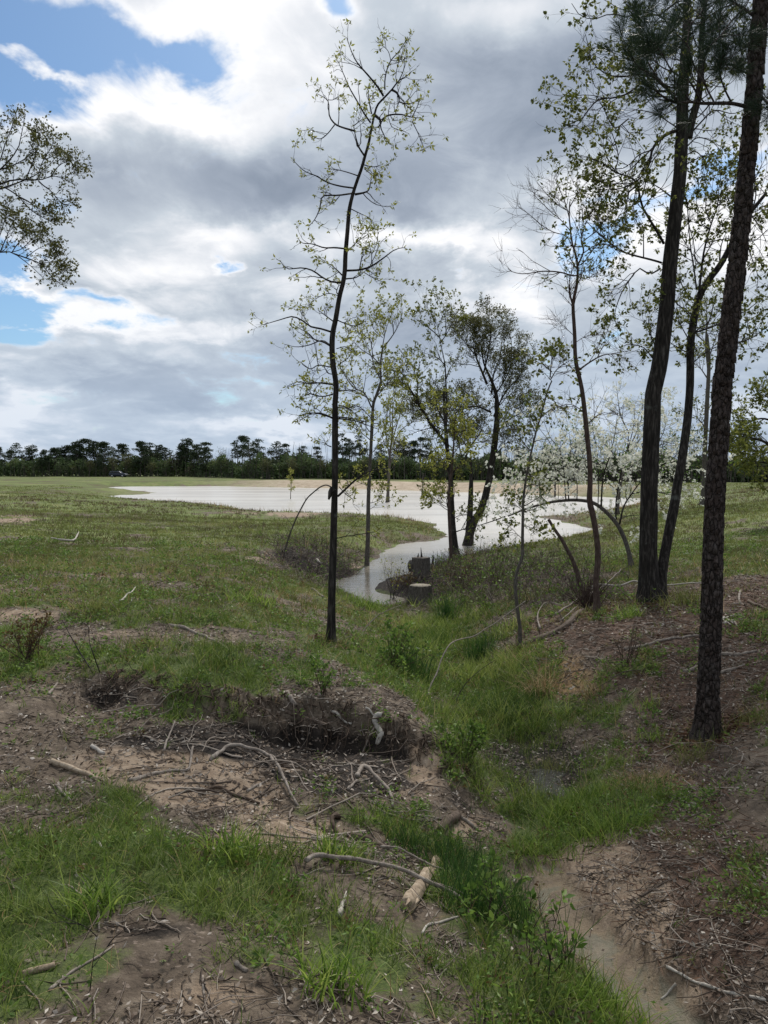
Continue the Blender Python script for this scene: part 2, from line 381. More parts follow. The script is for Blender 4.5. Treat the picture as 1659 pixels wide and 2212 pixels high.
# ------------------------------------------------------------------ mesh helpers
class MB:
    """collects geometry for ONE mesh object"""
    def __init__(s): s.V = []; s.T = []; s.Q = []; s.R = []; s.n = 0; s.UV = []
    def add(s, V, T=None, Q=None, rnd=None):
        V = np.asarray(V, float).reshape(-1, 3)
        s.V.append(V)
        if T is not None and len(T): s.T.append(np.asarray(T, int).reshape(-1, 3) + s.n)
        if Q is not None and len(Q): s.Q.append(np.asarray(Q, int).reshape(-1, 4) + s.n)
        s.R.append(np.full(len(V), .5) if rnd is None else np.broadcast_to(np.asarray(rnd, float), (len(V),)))
        s.n += len(V)
    def build(s, name, mat, parent=None, smooth=False, loc=(0, 0, 0)):
        V = np.concatenate(s.V) - np.array(loc) if s.V else np.zeros((0, 3))
        T = np.concatenate(s.T) if s.T else np.zeros((0, 3), int)
        Q = np.concatenate(s.Q) if s.Q else np.zeros((0, 4), int)
        me = bpy.data.meshes.new(name)
        me.vertices.add(len(V)); me.vertices.foreach_set('co', V.ravel())
        me.loops.add(T.size + Q.size)
        me.loops.foreach_set('vertex_index', np.concatenate([T.ravel(), Q.ravel()]))
        me.polygons.add(len(T) + len(Q))
        st = np.concatenate([np.arange(len(T)) * 3, T.size + np.arange(len(Q)) * 4])
        me.polygons.foreach_set('loop_start', st)
        me.update(calc_edges=True)
        if smooth: me.polygons.foreach_set('use_smooth', np.ones(len(me.polygons), bool))
        at = me.attributes.new('rnd', 'FLOAT', 'POINT')
        at.data.foreach_set('value', np.concatenate(s.R) if s.R else np.zeros(0))
        if mat: me.materials.append(mat)
        o = bpy.data.objects.new(name, me); COL.objects.link(o)
        if parent is not None: o.parent = parent
        else: o.location = loc
        return o
    def tube(s, P, R, sides=8, cap=True, rnd=.5, bump=None):
        P = np.asarray(P, float); k = len(P); R = np.broadcast_to(np.asarray(R, float), (k,))
        t = np.gradient(P, axis=0); t /= np.linalg.norm(t, axis=1, keepdims=True) + 1e-12
        ref = np.array([1., 0, 0]) if abs(t[0, 0]) < .8 else np.array([0, 1., 0])
        A = []; a = np.cross(t[0], ref)
        for i in range(k):
            a = a - t[i] * np.dot(a, t[i]); a /= np.linalg.norm(a) + 1e-12; A.append(a)
        A = np.array(A); B = np.cross(t, A)
        th = np.linspace(0, 2 * pi, sides, endpoint=False)
        RR = R[:, None] * np.ones((1, sides))
        if bump is not None: RR = RR * bump(th[None, :] + 0 * RR, np.concatenate([[0], np.cumsum(np.linalg.norm(np.diff(P, axis=0), axis=1))])[:, None] + 0 * RR)
        V = P[:, None] + RR[..., None] * (np.cos(th)[None, :, None] * A[:, None] + np.sin(th)[None, :, None] * B[:, None])
        i, j = np.meshgrid(np.arange(k - 1), np.arange(sides), indexing='ij'); j2 = (j + 1) % sides
        Q = np.stack([i * sides + j, i * sides + j2, (i + 1) * sides + j2, (i + 1) * sides + j], -1).reshape(-1, 4)
        V = V.reshape(-1, 3); T = []
        if cap:
            V = np.concatenate([V, P[[0, -1]]]); n = k * sides
            j = np.arange(sides); j2 = (j + 1) % sides
            T = np.concatenate([np.stack([n + 0 * j, j2, j], 1), np.stack([n + 1 + 0 * j, n - sides + j, n - sides + j2], 1)])
        s.add(V, T, Q, rnd)
    def tubes(s, P, R, sides=4, rnd=.5):
        """many tubes at once: P (N, k, 3), R (N, k)"""
        P = np.asarray(P, float); N, k = P.shape[:2]
        if N == 0: return
        t = np.gradient(P, axis=1); t /= np.linalg.norm(t, axis=2, keepdims=True) + 1e-12
        ref = np.where(np.abs(t[:, :1, 2:3]) < .8, np.array([0, 0, 1.]), np.array([1., 0, 0])) + 0 * t
        A = np.cross(t, ref); A /= np.linalg.norm(A, axis=2, keepdims=True) + 1e-12; B = np.cross(t, A)
        th = np.linspace(0, 2 * pi, sides, endpoint=False)
        V = P[:, :, None] + R[:, :, None, None] * (np.cos(th)[:, None] * A[:, :, None] + np.sin(th)[:, None] * B[:, :, None])
        i, j = np.meshgrid(np.arange(k - 1), np.arange(sides), indexing='ij'); j2 = (j + 1) % sides
        q = np.stack([i * sides + j, i * sides + j2, (i + 1) * sides + j2, (i + 1) * sides + j], -1).reshape(-1, 4)
        Q = (q[None] + (np.arange(N) * k * sides)[:, None, None]).reshape(-1, 4)
        s.add(V.reshape(-1, 3), None, Q, rnd)
    def leaves(s, P, D, L, Wd, rng, rnd=None, fold=.25):
        """folded pointed leaves: base P, direction D"""
        N = len(P)
        if N == 0: return
        D = D / (np.linalg.norm(D, axis=1, keepdims=True) + 1e-9)
        r = rng.normal(size=(N, 3)); B = np.cross(D, r); B /= np.linalg.norm(B, axis=1, keepdims=True) + 1e-9
        Nn = np.cross(D, B)
        L = np.broadcast_to(L, (N,))[:, None]; Wd = np.broadcast_to(Wd, (N,))[:, None]
        m = P + D * L * .45 - Nn * L * fold * .3
        V = np.stack([P, m + B * Wd * .5 + Nn * L * fold * .5, P + D * L, m - B * Wd * .5 + Nn * L * fold * .5], 1)
        i = np.arange(N)[:, None] * 4
        T = np.concatenate([i + [0, 1, 2], i + [0, 2, 3]])
        rn = np.repeat(rng.random(N) if rnd is None else np.broadcast_to(rnd, (N,)), 4)
        s.add(V.reshape(-1, 3), T, None, rn)
    def blades(s, P, H, Wd, rng, lean=.35, bend=.6, rnd=None, seg=3, az=None):
        """grass blades: root P, height H, width Wd, curving over"""
        N = len(P)
        if N == 0: return
        H = np.broadcast_to(H, (N,)); Wd = np.broadcast_to(Wd, (N,))
        a = rng.random(N) * 2 * pi if az is None else az
        d = np.stack([np.cos(a), np.sin(a), np.zeros(N)], 1); w = np.stack([-np.sin(a), np.cos(a), np.zeros(N)], 1)
        ph = rng.random(N) * pi; w = w * np.cos(ph)[:, None] + d * np.sin(ph)[:, None]
        l0 = np.abs(rng.normal(0, lean, N)); b1 = np.abs(rng.normal(bend, bend * .5, N))
        p = P.copy(); ang = l0.copy(); rows = []
        for i in range(seg + 1):
            ww = (Wd * (1 - (i / (seg + .0)) ** 1.6) * .5)[:, None]
            if i < seg: rows += [p - w * ww, p + w * ww]
            else: rows += [p]
            ang = ang + b1 / seg
            p = p + (d * np.sin(ang)[:, None] + np.array([0, 0, 1.]) * np.cos(ang)[:, None]) * (H / seg)[:, None]
        V = np.stack(rows, 1); nv = 2 * seg + 1
        i0 = np.arange(N)[:, None] * nv
        Q = np.concatenate([i0 + [2 * i, 2 * i + 1, 2 * i + 3, 2 * i + 2] for i in range(seg - 1)]) if seg > 1 else None
        T = i0 + [2 * seg - 2, 2 * seg - 1, 2 * seg]
        s.add(V.reshape(-1, 3), T, Q, np.repeat(rng.random(N) if rnd is None else np.broadcast_to(rnd, (N,)), nv))

def catmull(P, n):
    P = np.asarray(P, float)
    if len(P) == 2: return P[0] + (P[1] - P[0]) * np.linspace(0, 1, n)[:, None]
    d = np.concatenate([[0], np.cumsum(np.linalg.norm(np.diff(P, axis=0), axis=1))]); q = np.linspace(0, d[-1], n)
    E = np.concatenate([[2 * P[0] - P[1]], P, [2 * P[-1] - P[-2]]])
    k = np.clip(np.searchsorted(d, q, side='right') - 1, 0, len(P) - 2)
    t = ((q - d[k]) / (d[k + 1] - d[k] + 1e-12))[:, None]
    a, b_, c, e = E[k], E[k + 1], E[k + 2], E[k + 3]
    return .5 * (2 * b_ + (c - a) * t + (2 * a - 5 * b_ + 4 * c - e) * t ** 2 + (3 * b_ - a - 3 * c + e) * t ** 3)

def tag(o, label, cat, group=None, kind=None):
    if label: o['label'] = label
    if cat: o['category'] = cat
    if group: o['group'] = group
    if kind: o['kind'] = kind
    return o
def empty(name, loc, label, cat, group=None):
    o = bpy.data.objects.new(name, None); COL.objects.link(o)
    o.location = loc; o.empty_display_size = .1
    return tag(o, label, cat, group)
def struct(o): o['kind'] = 'structure'; return o

# ------------------------------------------------------------------ materials
def mat(name):
    m = bpy.data.materials.new(name); m.use_nodes = True
    n = NB(m.node_tree); p = m.node_tree.nodes['Principled BSDF']
    return m, n, p
def attr(n, name, out='Fac'): 
    a = n.node('ShaderNodeAttribute', attribute_name=name); return a.outputs[out]
def bumpn(n, h, strength, dist):
    k = n.node('ShaderNodeBump'); n.put(k.inputs['Height'], h); k.inputs['Strength'].default_value = strength; k.inputs['Distance'].default_value = dist
    return k.outputs[0]
def leaf_mat(name, c0, c1, c2, trans=.45, rough=.55, spec=.25):
    m, n, p = mat(name)
    col = n.ramp(attr(n, 'rnd'), [(0, c0), (.5, c1), (1, c2)])
    p.inputs['Roughness'].default_value = rough
    p.inputs['Specular IOR Level'].default_value = spec
    n.put(p.inputs['Base Color'], col)
    t = n.node('ShaderNodeBsdfTranslucent'); n.put(t.inputs[0], col)
    mx = n.node('ShaderNodeMixShader'); mx.inputs[0].default_value = trans
    m.node_tree.links.new(p.outputs[0], mx.inputs[1]); m.node_tree.links.new(t.outputs[0], mx.inputs[2])
    m.node_tree.links.new(mx.outputs[0], m.node_tree.nodes['Material Output'].inputs[0])
    return m
def bark_mat(name, c0, c1, c2, sc=1., zst=.25, bump=.02, plates=False):
    m, n, p = mat(name)
    co = n.node('ShaderNodeTexCoord').outputs['Object']
    q = n.mapping(co, (1, 1, zst))
    f = n.noise(q, 26 * sc, 6, .65, .4)
    if plates:
        vq = n.v('ADD', n.mapping(co, (1, 1, .42)), n.v('MULTIPLY', n.v('SUBTRACT', n.noise(co, 14, 3, .5, 0, col=True), (.5, .5, .5)), (.05, .05, .05)))
        e = n.vor(vq, 24, 'DISTANCE_TO_EDGE'); e = n.smooth(e, -.05, .13)
        h = n.m('ADD', e, n.m('MULTIPLY', f, .5))
        cell = n.vor(vq, 24, 'F1', out='Color')
        col = n.ramp(f, [(.25, c0), (.5, c1), (.75, c2)])
        col = n.mix(.35, col, n.ramp(n.m('MULTIPLY', n.v('LENGTH', cell), .6), [(.1, c1), (.5, (.075, .05, .042)), (.9, c2)]))
        col = n.mix(n.m('ADD', n.m('MULTIPLY', e, .55), .45), c0, col)
    else:
        r = n.noise(n.mapping(co, (1, 1, zst * .6)), 60 * sc, 4, .7, .2)
        h = n.m('ADD', f, n.m('MULTIPLY', r, .5))
        col = n.ramp(h, [(.5, c0), (.75, c1), (1., c2)])
        lich = n.smooth(n.noise(co, 5 * sc, 5, .6), .60, .74)
        col = n.mix(n.m('MULTIPLY', lich, .35), col, (.21, .22, .20))
    n.put(p.inputs['Base Color'], col)
    p.inputs['Roughness'].default_value = .9; p.inputs['Specular IOR Level'].default_value = .2
    n.put(p.inputs['Normal'], bumpn(n, h, 1.0, bump))
    return m
M = {}
M['bark_dark'] = bark_mat('bark_dark', (.006, .005, .0045), (.026, .022, .019), (.10, .088, .078), 1.0, .16, .02)
M['bark_grey'] = bark_mat('bark_grey', (.03, .026, .022), (.09, .078, .068), (.19, .17, .15), 1.6, .3, .008)
M['bark_red'] = bark_mat('bark_red', (.025, .017, .014), (.075, .050, .041), (.14, .105, .088), 1.6, .3, .006)
M['bark_pine'] = bark_mat('bark_pine', (.010, .008, .007), (.042, .033, .029), (.12, .10, .09), 1.3, .5, .02, True)
def wood_mat(name, c0, c1, c2):
    m, n, p = mat(name)
    co = n.node('ShaderNodeTexCoord').outputs['Object']
    f = n.noise(n.mapping(co, (1, 1, 1)), 22, 6, .65, 1.2)
    g = n.noise(co, 140, 4, .6, .5)
    a = n.m('ADD', n.m('MULTIPLY', f, .7), n.m('MULTIPLY', g, .3))
    n.put(p.inputs['Base Color'], n.ramp(a, [(.3, c0), (.5, c1), (.7, c2)]))
    p.inputs['Roughness'].default_value = .85; p.inputs['Specular IOR Level'].default_value = .2
    n.put(p.inputs['Normal'], bumpn(n, a, .8, .006))
    return m
M['wood_pale'] = wood_mat('wood_pale', (.10, .072, .05), (.33, .255, .18), (.52, .44, .34))
M['cut_wood'] = wood_mat('cut_wood', (.12, .10, .075), (.27, .235, .18), (.38, .34, .27))
M['wood_white'] = wood_mat('wood_white', (.17, .145, .12), (.38, .345, .30), (.56, .52, .46))
M['wood_grey'] = wood_mat('wood_grey', (.07, .055, .045), (.22, .185, .155), (.38, .335, .29))
M['wood_brown'] = wood_mat('wood_brown', (.03, .022, .017), (.10, .073, .055), (.20, .155, .12))
M['root'] = wood_mat('root', (.02, .014, .010), (.07, .048, .034), (.15, .11, .08))
M['leaf_spring'] = leaf_mat('leaf_spring', (.12, .125, .022), (.25, .27, .05), (.38, .37, .10), .5)
M['leaf_oak'] = leaf_mat('leaf_oak', (.05, .06, .012), (.12, .145, .028), (.25, .25, .07), .42)
M['leaf_oak_light'] = leaf_mat('leaf_oak_light', (.06, .07, .015), (.15, .17, .032), (.27, .28, .07), .45)
M['leaf_olive'] = leaf_mat('leaf_olive', (.05, .05, .016), (.10, .105, .035), (.17, .165, .06), .4)
M['leaf_dark'] = leaf_mat('leaf_dark', (.025, .04, .014), (.055, .078, .028), (.10, .125, .045), .3)
M['leaf_green'] = leaf_mat('leaf_green', (.05, .10, .018), (.10, .18, .035), (.18, .27, .06), .45)
M['needle'] = leaf_mat('needle', (.010, .022, .012), (.022, .042, .020), (.045, .07, .03), .2, .45)
M['flower'] = leaf_mat('flower', (.62, .62, .50), (.78, .78, .68), (.86, .86, .78), .35)
M['blossom_far'] = leaf_mat('blossom_far', (.3, .28, .24), (.36, .33, .28), (.42, .4, .33), .35)
M['grass'] = leaf_mat('grass', (.03, .055, .010), (.115, .18, .028), (.33, .37, .10), .42, .5)
M['grass_field'] = leaf_mat('grass_field', (.09, .09, .03), (.15, .185, .045), (.31, .29, .11), .42, .6)
M['grass_bright'] = leaf_mat('grass_bright', (.05, .09, .014), (.15, .25, .035), (.36, .43, .10), .45, .45)
M['rush'] = leaf_mat('rush', (.018, .045, .012), (.035, .085, .02), (.07, .14, .03), .35, .45)
M['grass_dry'] = leaf_mat('grass_dry', (.20, .12, .05), (.38, .26, .13), (.55, .42, .25), .35, .7)
M['needle_far'] = leaf_mat('needle_far', (.024, .038, .022), (.046, .068, .034), (.08, .105, .05), .15, .7)
M['leaf_far_green'] = leaf_mat('leaf_far_green', (.03, .05, .018), (.055, .085, .028), (.085, .12, .04), .3, .7)
M['leaf_far_yellow'] = leaf_mat('leaf_far_yellow', (.07, .08, .03), (.12, .13, .045), (.17, .17, .07), .3, .7)
M['leaf_far_brown'] = leaf_mat('leaf_far_brown', (.06, .045, .035), (.11, .085, .06), (.15, .13, .09), .3, .7)
M['thicket'] = leaf_mat('thicket', (.04, .062, .027), (.08, .12, .045), (.18, .22, .08), .25, .75)
M['pine_straw'] = leaf_mat('pine_straw', (.06, .03, .018), (.16, .085, .05), (.27, .17, .11), .1, .7)
def plain(name, c, rough=.5, metal=0., spec=.5):
    m, n, p = mat(name)
    co = n.node('ShaderNodeTexCoord').outputs['Object']
    n.put(p.inputs['Base Color'], n.mix(n.m('MULTIPLY', n.noise(co, 3, 4), .3), c, tuple(.6 * q for q in c)))
    p.inputs['Roughness'].default_value = rough; p.inputs['Metallic'].default_value = metal; p.inputs['Specular IOR Level'].default_value = spec
    return m
M['car_paint'] = plain('car_paint', (.012, .016, .035), .25); M['car_glass'] = plain('car_glass', (.02, .025, .03), .08); M['tyre'] = plain('tyre', (.02, .02, .02), .8)
M['rim'] = plain('rim', (.5, .5, .5), .35, .6); M['lamp_glass'] = plain('lamp_glass', (.7, .7, .68), .15); M['tail'] = plain('tail', (.3, .02, .02), .3)
M['weed'] = leaf_mat('weed', (.05, .095, .018), (.115, .20, .036), (.22, .31, .06), .42, .5)
M['weed_red'] = leaf_mat('weed_red', (.06, .03, .015), (.13, .075, .03), (.16, .15, .05), .4, .5)
M['weed_brown'] = leaf_mat('weed_brown', (.05, .035, .022), (.12, .085, .05), (.24, .18, .11), .25, .7)
M['clod'] = leaf_mat('clod', (.04, .028, .02), (.11, .08, .06), (.24, .185, .135), .01, .9)
M['litter'] = leaf_mat('litter', (.07, .05, .035), (.23, .18, .14), (.56, .50, .43), .15, .75)
M['twig'] = leaf_mat('twig', (.05, .036, .027), (.15, .115, .09), (.34, .29, .24), .02, .8)

def ground_mat():
    m, n, p = mat('ground')
    co = n.node('ShaderNodeTexCoord').outputs['Object']
    sep = n.node('ShaderNodeSeparateColor'); n.put(sep.inputs[0], attr(n, 'cov', 'Color'))
    g, s, k = sep.outputs[0:3]
    sep2 = n.node('ShaderNodeSeparateColor'); n.put(sep2.inputs[0], attr(n, 'cov2', 'Color'))
    rd, tn, wet = sep2.outputs[0:3]
    dam = attr(n, 'dam')
    nf = n.noise(co, 9, 8, .65); nc = n.noise(co, 1.4, 6, .6); nv = n.noise(co, 60, 5, .7); big = n.noise(co, .12, 6, .65)
    dirt = n.ramp(nf, [(.3, (.05, .038, .028)), (.5, (.115, .088, .064)), (.68, (.20, .16, .12))])
    red = n.ramp(nf, [(.3, (.042, .026, .018)), (.5, (.095, .060, .042)), (.7, (.175, .12, .09))])
    sand = n.ramp(nf, [(.3, (.15, .105, .07)), (.5, (.27, .20, .14)), (.7, (.40, .315, .235))])
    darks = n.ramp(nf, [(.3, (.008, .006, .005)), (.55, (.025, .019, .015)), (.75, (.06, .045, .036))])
    gr = n.ramp(nv, [(.3, (.035, .05, .014)), (.5, (.075, .105, .028)), (.7, (.15, .16, .055))])
    far = n.ramp(n.m('ADD', n.m('MULTIPLY', big, .6), n.m('MULTIPLY', n.noise(co, .9, 6, .7), .4)), [(.36, (.095, .068, .042)), (.44, (.10, .095, .038)), (.50, (.105, .135, .035)), (.57, (.15, .175, .05)), (.66, (.21, .18, .09))])
    tan = n.ramp(nf, [(.3, (.14, .085, .04)), (.6, (.30, .20, .10))])
    def thr(x, a, c): return n.smooth(n.m('ADD', x, n.m('MULTIPLY', n.m('SUBTRACT', nv, .5), .5)), a, c)
    c = n.mix(thr(rd, .25, .6), dirt, red)
    c = n.mix(thr(tn, .4, .8), c, tan)
    c = n.mix(thr(s, .32, .75), c, sand)
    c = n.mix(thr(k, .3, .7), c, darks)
    # old leaves and bits of bark
    fl = n.vor(n.v('ADD', co, n.v('MULTIPLY', n.noise(co, 20, 2, col=True), (.06, .06, .06))), 26, 'F1'); 
    flc = n.vor(co, 26, 'F1', out='Color')
    fm = n.m('MULTIPLY', n.m('LESS_THAN', fl, .28), n.m('GREATER_THAN', n.v('DOT_PRODUCT', flc, (.6, .3, .1)), .62))
    c = n.mix(n.m('MULTIPLY', fm, .5), c, (.30, .235, .19))
    c = n.mix(thr(g, .45, .85), c, gr)
    # under distance: grass seen flat
    geo = n.node('ShaderNodeNewGeometry'); sx = n.node('ShaderNodeSeparateXYZ'); n.put(sx.inputs[0], geo.outputs['Position'])
    dist = n.v('LENGTH', geo.outputs['Position'])
    c = n.mix(n.m('MULTIPLY', n.smooth(dist, 14, 30), n.smooth(g, .2, .6)), c, far)
    sandd = n.ramp(n.noise(n.mapping(co, (1, 1, 3)), .8, 7, .7), [(.3, (.29, .22, .15)), (.55, (.42, .34, .25)), (.75, (.50, .42, .32))])
    c = n.mix(dam, c, sandd)
    # wet sandy bed with a green-grey film
    wm = thr(wet, .35, .75)
    wc = n.ramp(n.noise(n.mapping(co, (2, 1, 1)), 2.2, 6, .6, .6), [(.32, (.05, .037, .026)), (.43, (.13, .092, .06)), (.52, (.20, .15, .09)), (.58, (.15, .145, .10)), (.7, (.24, .20, .14))])
    c = n.mix(n.m('MULTIPLY', wm, .8), c, wc)
    n.put(p.inputs['Base Color'], c)
    p.inputs['Specular IOR Level'].default_value = .25
    n.put(p.inputs['Roughness'], n.m('SUBTRACT', .95, n.m('MULTIPLY', wm, .55)))
    h = n.m('ADD', n.m('MULTIPLY', nf, .6), n.m('ADD', n.m('MULTIPLY', nv, .25), n.m('MULTIPLY', fm, .12)))
    n.put(p.inputs['Normal'], bumpn(n, h, n_str, .05))
    return m
n_str = .9
M['ground'] = ground_mat()

def water_mat(name, base, rough, amp, scale, far=None):
    m, n, p = mat(name)
    co = n.node('ShaderNodeTexCoord').outputs['Object']
    p.inputs['IOR'].default_value = 1.333
    w1 = n.noise(n.mapping(co, (1, 2.2, 1)), scale, 5, .6, .3)
    w2 = n.noise(n.mapping(co, (1, 1.6, 1)), scale * .13, 3, .5, .3)
    h = n.m('ADD', w1, n.m('MULTIPLY', w2, 2.2))
    if far:      # wind only reaches the open pond; the sheltered inlet is smoother; bright sky sheen is put into the pond's paler base colour
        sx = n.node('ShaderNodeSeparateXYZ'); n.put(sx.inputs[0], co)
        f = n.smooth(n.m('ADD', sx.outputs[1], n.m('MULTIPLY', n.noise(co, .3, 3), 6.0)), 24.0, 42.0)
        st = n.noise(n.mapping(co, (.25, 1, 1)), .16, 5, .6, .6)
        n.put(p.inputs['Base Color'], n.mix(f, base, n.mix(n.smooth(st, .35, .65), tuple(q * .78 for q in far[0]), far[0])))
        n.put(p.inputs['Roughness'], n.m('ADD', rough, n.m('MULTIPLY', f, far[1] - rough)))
    else:
        n.put(p.inputs['Base Color'], base + (1,)); p.inputs['Roughness'].default_value = rough
    n.put(p.inputs['Normal'], bumpn(n, h, 1.0, amp))
    return m
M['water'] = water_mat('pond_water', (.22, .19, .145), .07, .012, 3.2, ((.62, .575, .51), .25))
M['pool'] = water_mat('pool_water', (.035, .03, .02), .04, .004, 14.)

# ------------------------------------------------------------------ the ground itself
def build_ground():
    th = np.concatenate([np.radians(np.arange(-180, -37, 3.)), np.radians(np.arange(-37, 37, .22)), np.radians(np.arange(37, 180, 3.))])
    r = np.concatenate([[.01, .5, 1.0], np.exp(np.arange(math.log(1.5), math.log(30), .0085)), np.exp(np.arange(math.log(30.3), math.log(250), .02)), np.exp(np.arange(math.log(255), math.log(3500), .12))])
    R, TH = np.meshgrid(r, th, indexing='ij')
    x, y = (R * np.sin(TH)), (R * np.cos(TH))
    z = hbase(x.ravel(), y.ravel())
    far = sst(R.ravel(), 260, 420); z = z * (1 - far) + .9 * far
    nr, ntt = R.shape
    V = np.stack([x.ravel(), y.ravel(), z], 1)
    i, j = np.meshgrid(np.arange(nr - 1), np.arange(ntt), indexing='ij'); j2 = (j + 1) % ntt
    Q = np.stack([i * ntt + j, (i + 1) * ntt + j, (i + 1) * ntt + j2, i * ntt + j2], -1).reshape(-1, 4)[:, ::-1]
    mb = MB(); mb.add(V, None, Q); o = mb.build('ground', M['ground'], None, True)
    c = cover(V[:, 0], V[:, 1], V[:, 2])
    sd = poly_sd(V[:, 0], V[:, 1], SHW)
    # churned, bare banks right at the water; the sandy dam beyond the pond
    rr = np.hypot(V[:, 0], V[:, 1])
    bank = np.exp(-((sd + .5) / 1.0) ** 2) * (rr < 60) * .5 + np.exp(-((sd + .4) / .8) ** 2) * (rr >= 60) * .6
    dm = sst(V[:, 1], 85, 100) * sst(V[:, 0], -40, -12) * sst(-sd, -1, .3) * (1 - sst(-sd, 7, 9.5))
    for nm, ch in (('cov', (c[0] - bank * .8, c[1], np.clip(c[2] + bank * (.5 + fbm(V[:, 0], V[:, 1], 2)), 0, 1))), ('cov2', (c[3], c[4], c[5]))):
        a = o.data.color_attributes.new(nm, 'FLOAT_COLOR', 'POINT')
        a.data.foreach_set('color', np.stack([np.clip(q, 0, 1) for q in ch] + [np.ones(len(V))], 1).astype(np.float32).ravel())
    a = o.data.attributes.new('dam', 'FLOAT', 'POINT'); a.data.foreach_set('value', np.clip(dm, 0, 1).astype(np.float32))
    return struct(o)
build_ground()
def sheet(name, x0, x1, y0, y1, z, m, n=2):
    xs, ys = np.linspace(x0, x1, n), np.linspace(y0, y1, n)
    gx, gy = np.meshgrid(xs, ys); V = np.stack([gx.ravel(), gy.ravel(), np.full(gx.size, z)], 1)
    i, j = np.meshgrid(np.arange(n - 1), np.arange(n - 1), indexing='ij')
    Q = np.stack([i * n + j, i * n + j + 1, (i + 1) * n + j + 1, (i + 1) * n + j], -1).reshape(-1, 4)
    mb = MB(); mb.add(V, None, Q); return struct(mb.build(name, m))
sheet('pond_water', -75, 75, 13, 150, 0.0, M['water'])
def disc(name, q, rad, z, m):
    th = np.linspace(0, 2 * pi, 40, endpoint=False)
    V = np.stack([q[0] + rad * np.cos(th), q[1] + rad * 1.25 * np.sin(th), np.full(40, z)], 1)
    mb = MB(); mb.add(np.concatenate([V, [[q[0], q[1], z]]]), [(i, (i + 1) % 40, 40) for i in range(40)]); return struct(mb.build(name, m))
q = PZ(1185, 1690, .45); disc('gully_water', q, .34, float(hbase(q[0], q[1])) + .035, M['pool'])
q = PZ(1110, 1597, .38); disc('gully_water', q, .30, float(hbase(q[0], q[1])) + .035, M['pool'])

# ------------------------------------------------------------------ trees
def nrm(a): return a / (np.linalg.norm(a, axis=-1, keepdims=True) + 1e-9)
def resamp(P, R, k=14):
    P = np.asarray(P); q = catmull(P, k)
    return q, np.interp(np.linspace(0, 1, k), np.linspace(0, 1, len(R)), R)
def grow(P0, D, L, k, wob, up, rng):
    N = len(P0); d = nrm(D); p = P0.copy(); out = [p]
    L = np.broadcast_to(L, (N,))
    for i in range(k - 1):
        d = nrm(d + rng.normal(0, wob, (N, 3)) + np.array([0, 0, up]))
        p = p + d * (L / (k - 1))[:, None]; out.append(p)
    return np.stack(out, 1)
def kids(paths, rads, m, trange, ang, rng, flat=0.):
    """m side shoots on every path; returns roots, directions, the radius there and t"""
    N, k = paths.shape[:2]
    if N == 0: return np.zeros((0, 3)), np.zeros((0, 3)), np.zeros(0), np.zeros(0)
    idx = np.repeat(np.arange(N), m); n = len(idx)
    t = trange[0] + (trange[1] - trange[0]) * rng.random(n)
    f = t * (k - 1); i = np.minimum(f.astype(int), k - 2); w = (f - i)[:, None]
    P = paths[idx, i] * (1 - w) + paths[idx, i + 1] * w
    r = rads[idx, i] * (1 - w[:, 0]) + rads[idx, i + 1] * w[:, 0]
    T = nrm(paths[idx, i + 1] - paths[idx, i])
    q = rng.normal(size=(n, 3)); q[:, 2] *= (1 - flat); q = nrm(np.cross(T, np.cross(q, T)))
    a = np.radians(ang[0] + (ang[1] - ang[0]) * rng.random(n))[:, None]
    return P, nrm(T * np.cos(a) + q * np.sin(a)), r, t
def shoots(paths, rads, levels, rng, wood, k=7):
    """levels: (count, (len0, len1), angle, wobble, up, trange). Returns the last level's paths"""
    allp = [(paths, rads)]
    cur, cr = paths, rads
    for (m, ln, ang, wob, up, tr) in levels:
        P, D, r, t = kids(cur, cr, m, tr, ang, rng)
        L = (ln[0] + (ln[1] - ln[0]) * rng.random(len(P))) * (1.15 - .55 * t)
        cur = grow(P, D, L, k, wob, up, rng)
        r0 = np.clip(r * .6, .0022, .03)
        r0 = np.minimum(r0, .004 + L * .012)
        cr = r0[:, None] * np.linspace(1, .35, k)[None]
        wood.tubes(cur, cr, 4)
        allp.append((cur, cr))
    return allp
def clusters(fol, paths, per, size, width, rng, droop=.2, t0=.35, spread=1., tips=True, rnd=None):
    """leaves in small bunches along and at the end of twigs"""
    N, k = paths.shape[:2]
    if N == 0: return
    n = N * per; idx = np.repeat(np.arange(N), per)
    t = t0 + (1 - t0) * rng.random(n)
    if tips: t = np.where(rng.random(n) < .5, 1., t)
    f = t * (k - 1); i = np.minimum(f.astype(int), k - 2); w = (f - i)[:, None]
    P = paths[idx, i] * (1 - w) + paths[idx, i + 1] * w
    T = nrm(paths[idx, i + 1] - paths[idx, i])
    D = nrm(T * .6 + rng.normal(size=(n, 3)) * spread - np.array([0, 0, droop]))
    L = size * (.6 + .8 * rng.random(n))
    fol.leaves(P + D * .2 * L[:, None], D, L, L * width, rng, rnd)
def trace(g, pts, Y, dY=0., Y1=None):
    p = g(np.array(pts, float)); n = len(p)
    y = np.linspace(Y, Y + dY if Y1 is None else Y1, n)
    return PY(p[:, 0], p[:, 1], y)
def pxr(px, Y): return px / F_ * Y * .5          # radius in metres of something px wide at Y
def trunk_bump(seed, amp, nth=9, root=True):
    def f(th, s):
        lobe = np.exp(-s / .16) * .42 * np.maximum(0, np.sin(th * 2.5 + seed) ** 2 * np.cos(th * 1.5 + seed * 2)) if root else 0
        return 1 + lobe + amp * (fbm(th * nth / 6.28 + seed, s * 1.5, 3) * 1.0 + .8 * fbm(np.cos(th) * 1.2 + seed, np.sin(th) * 1.2 + s * 1.1, 3))
    return f

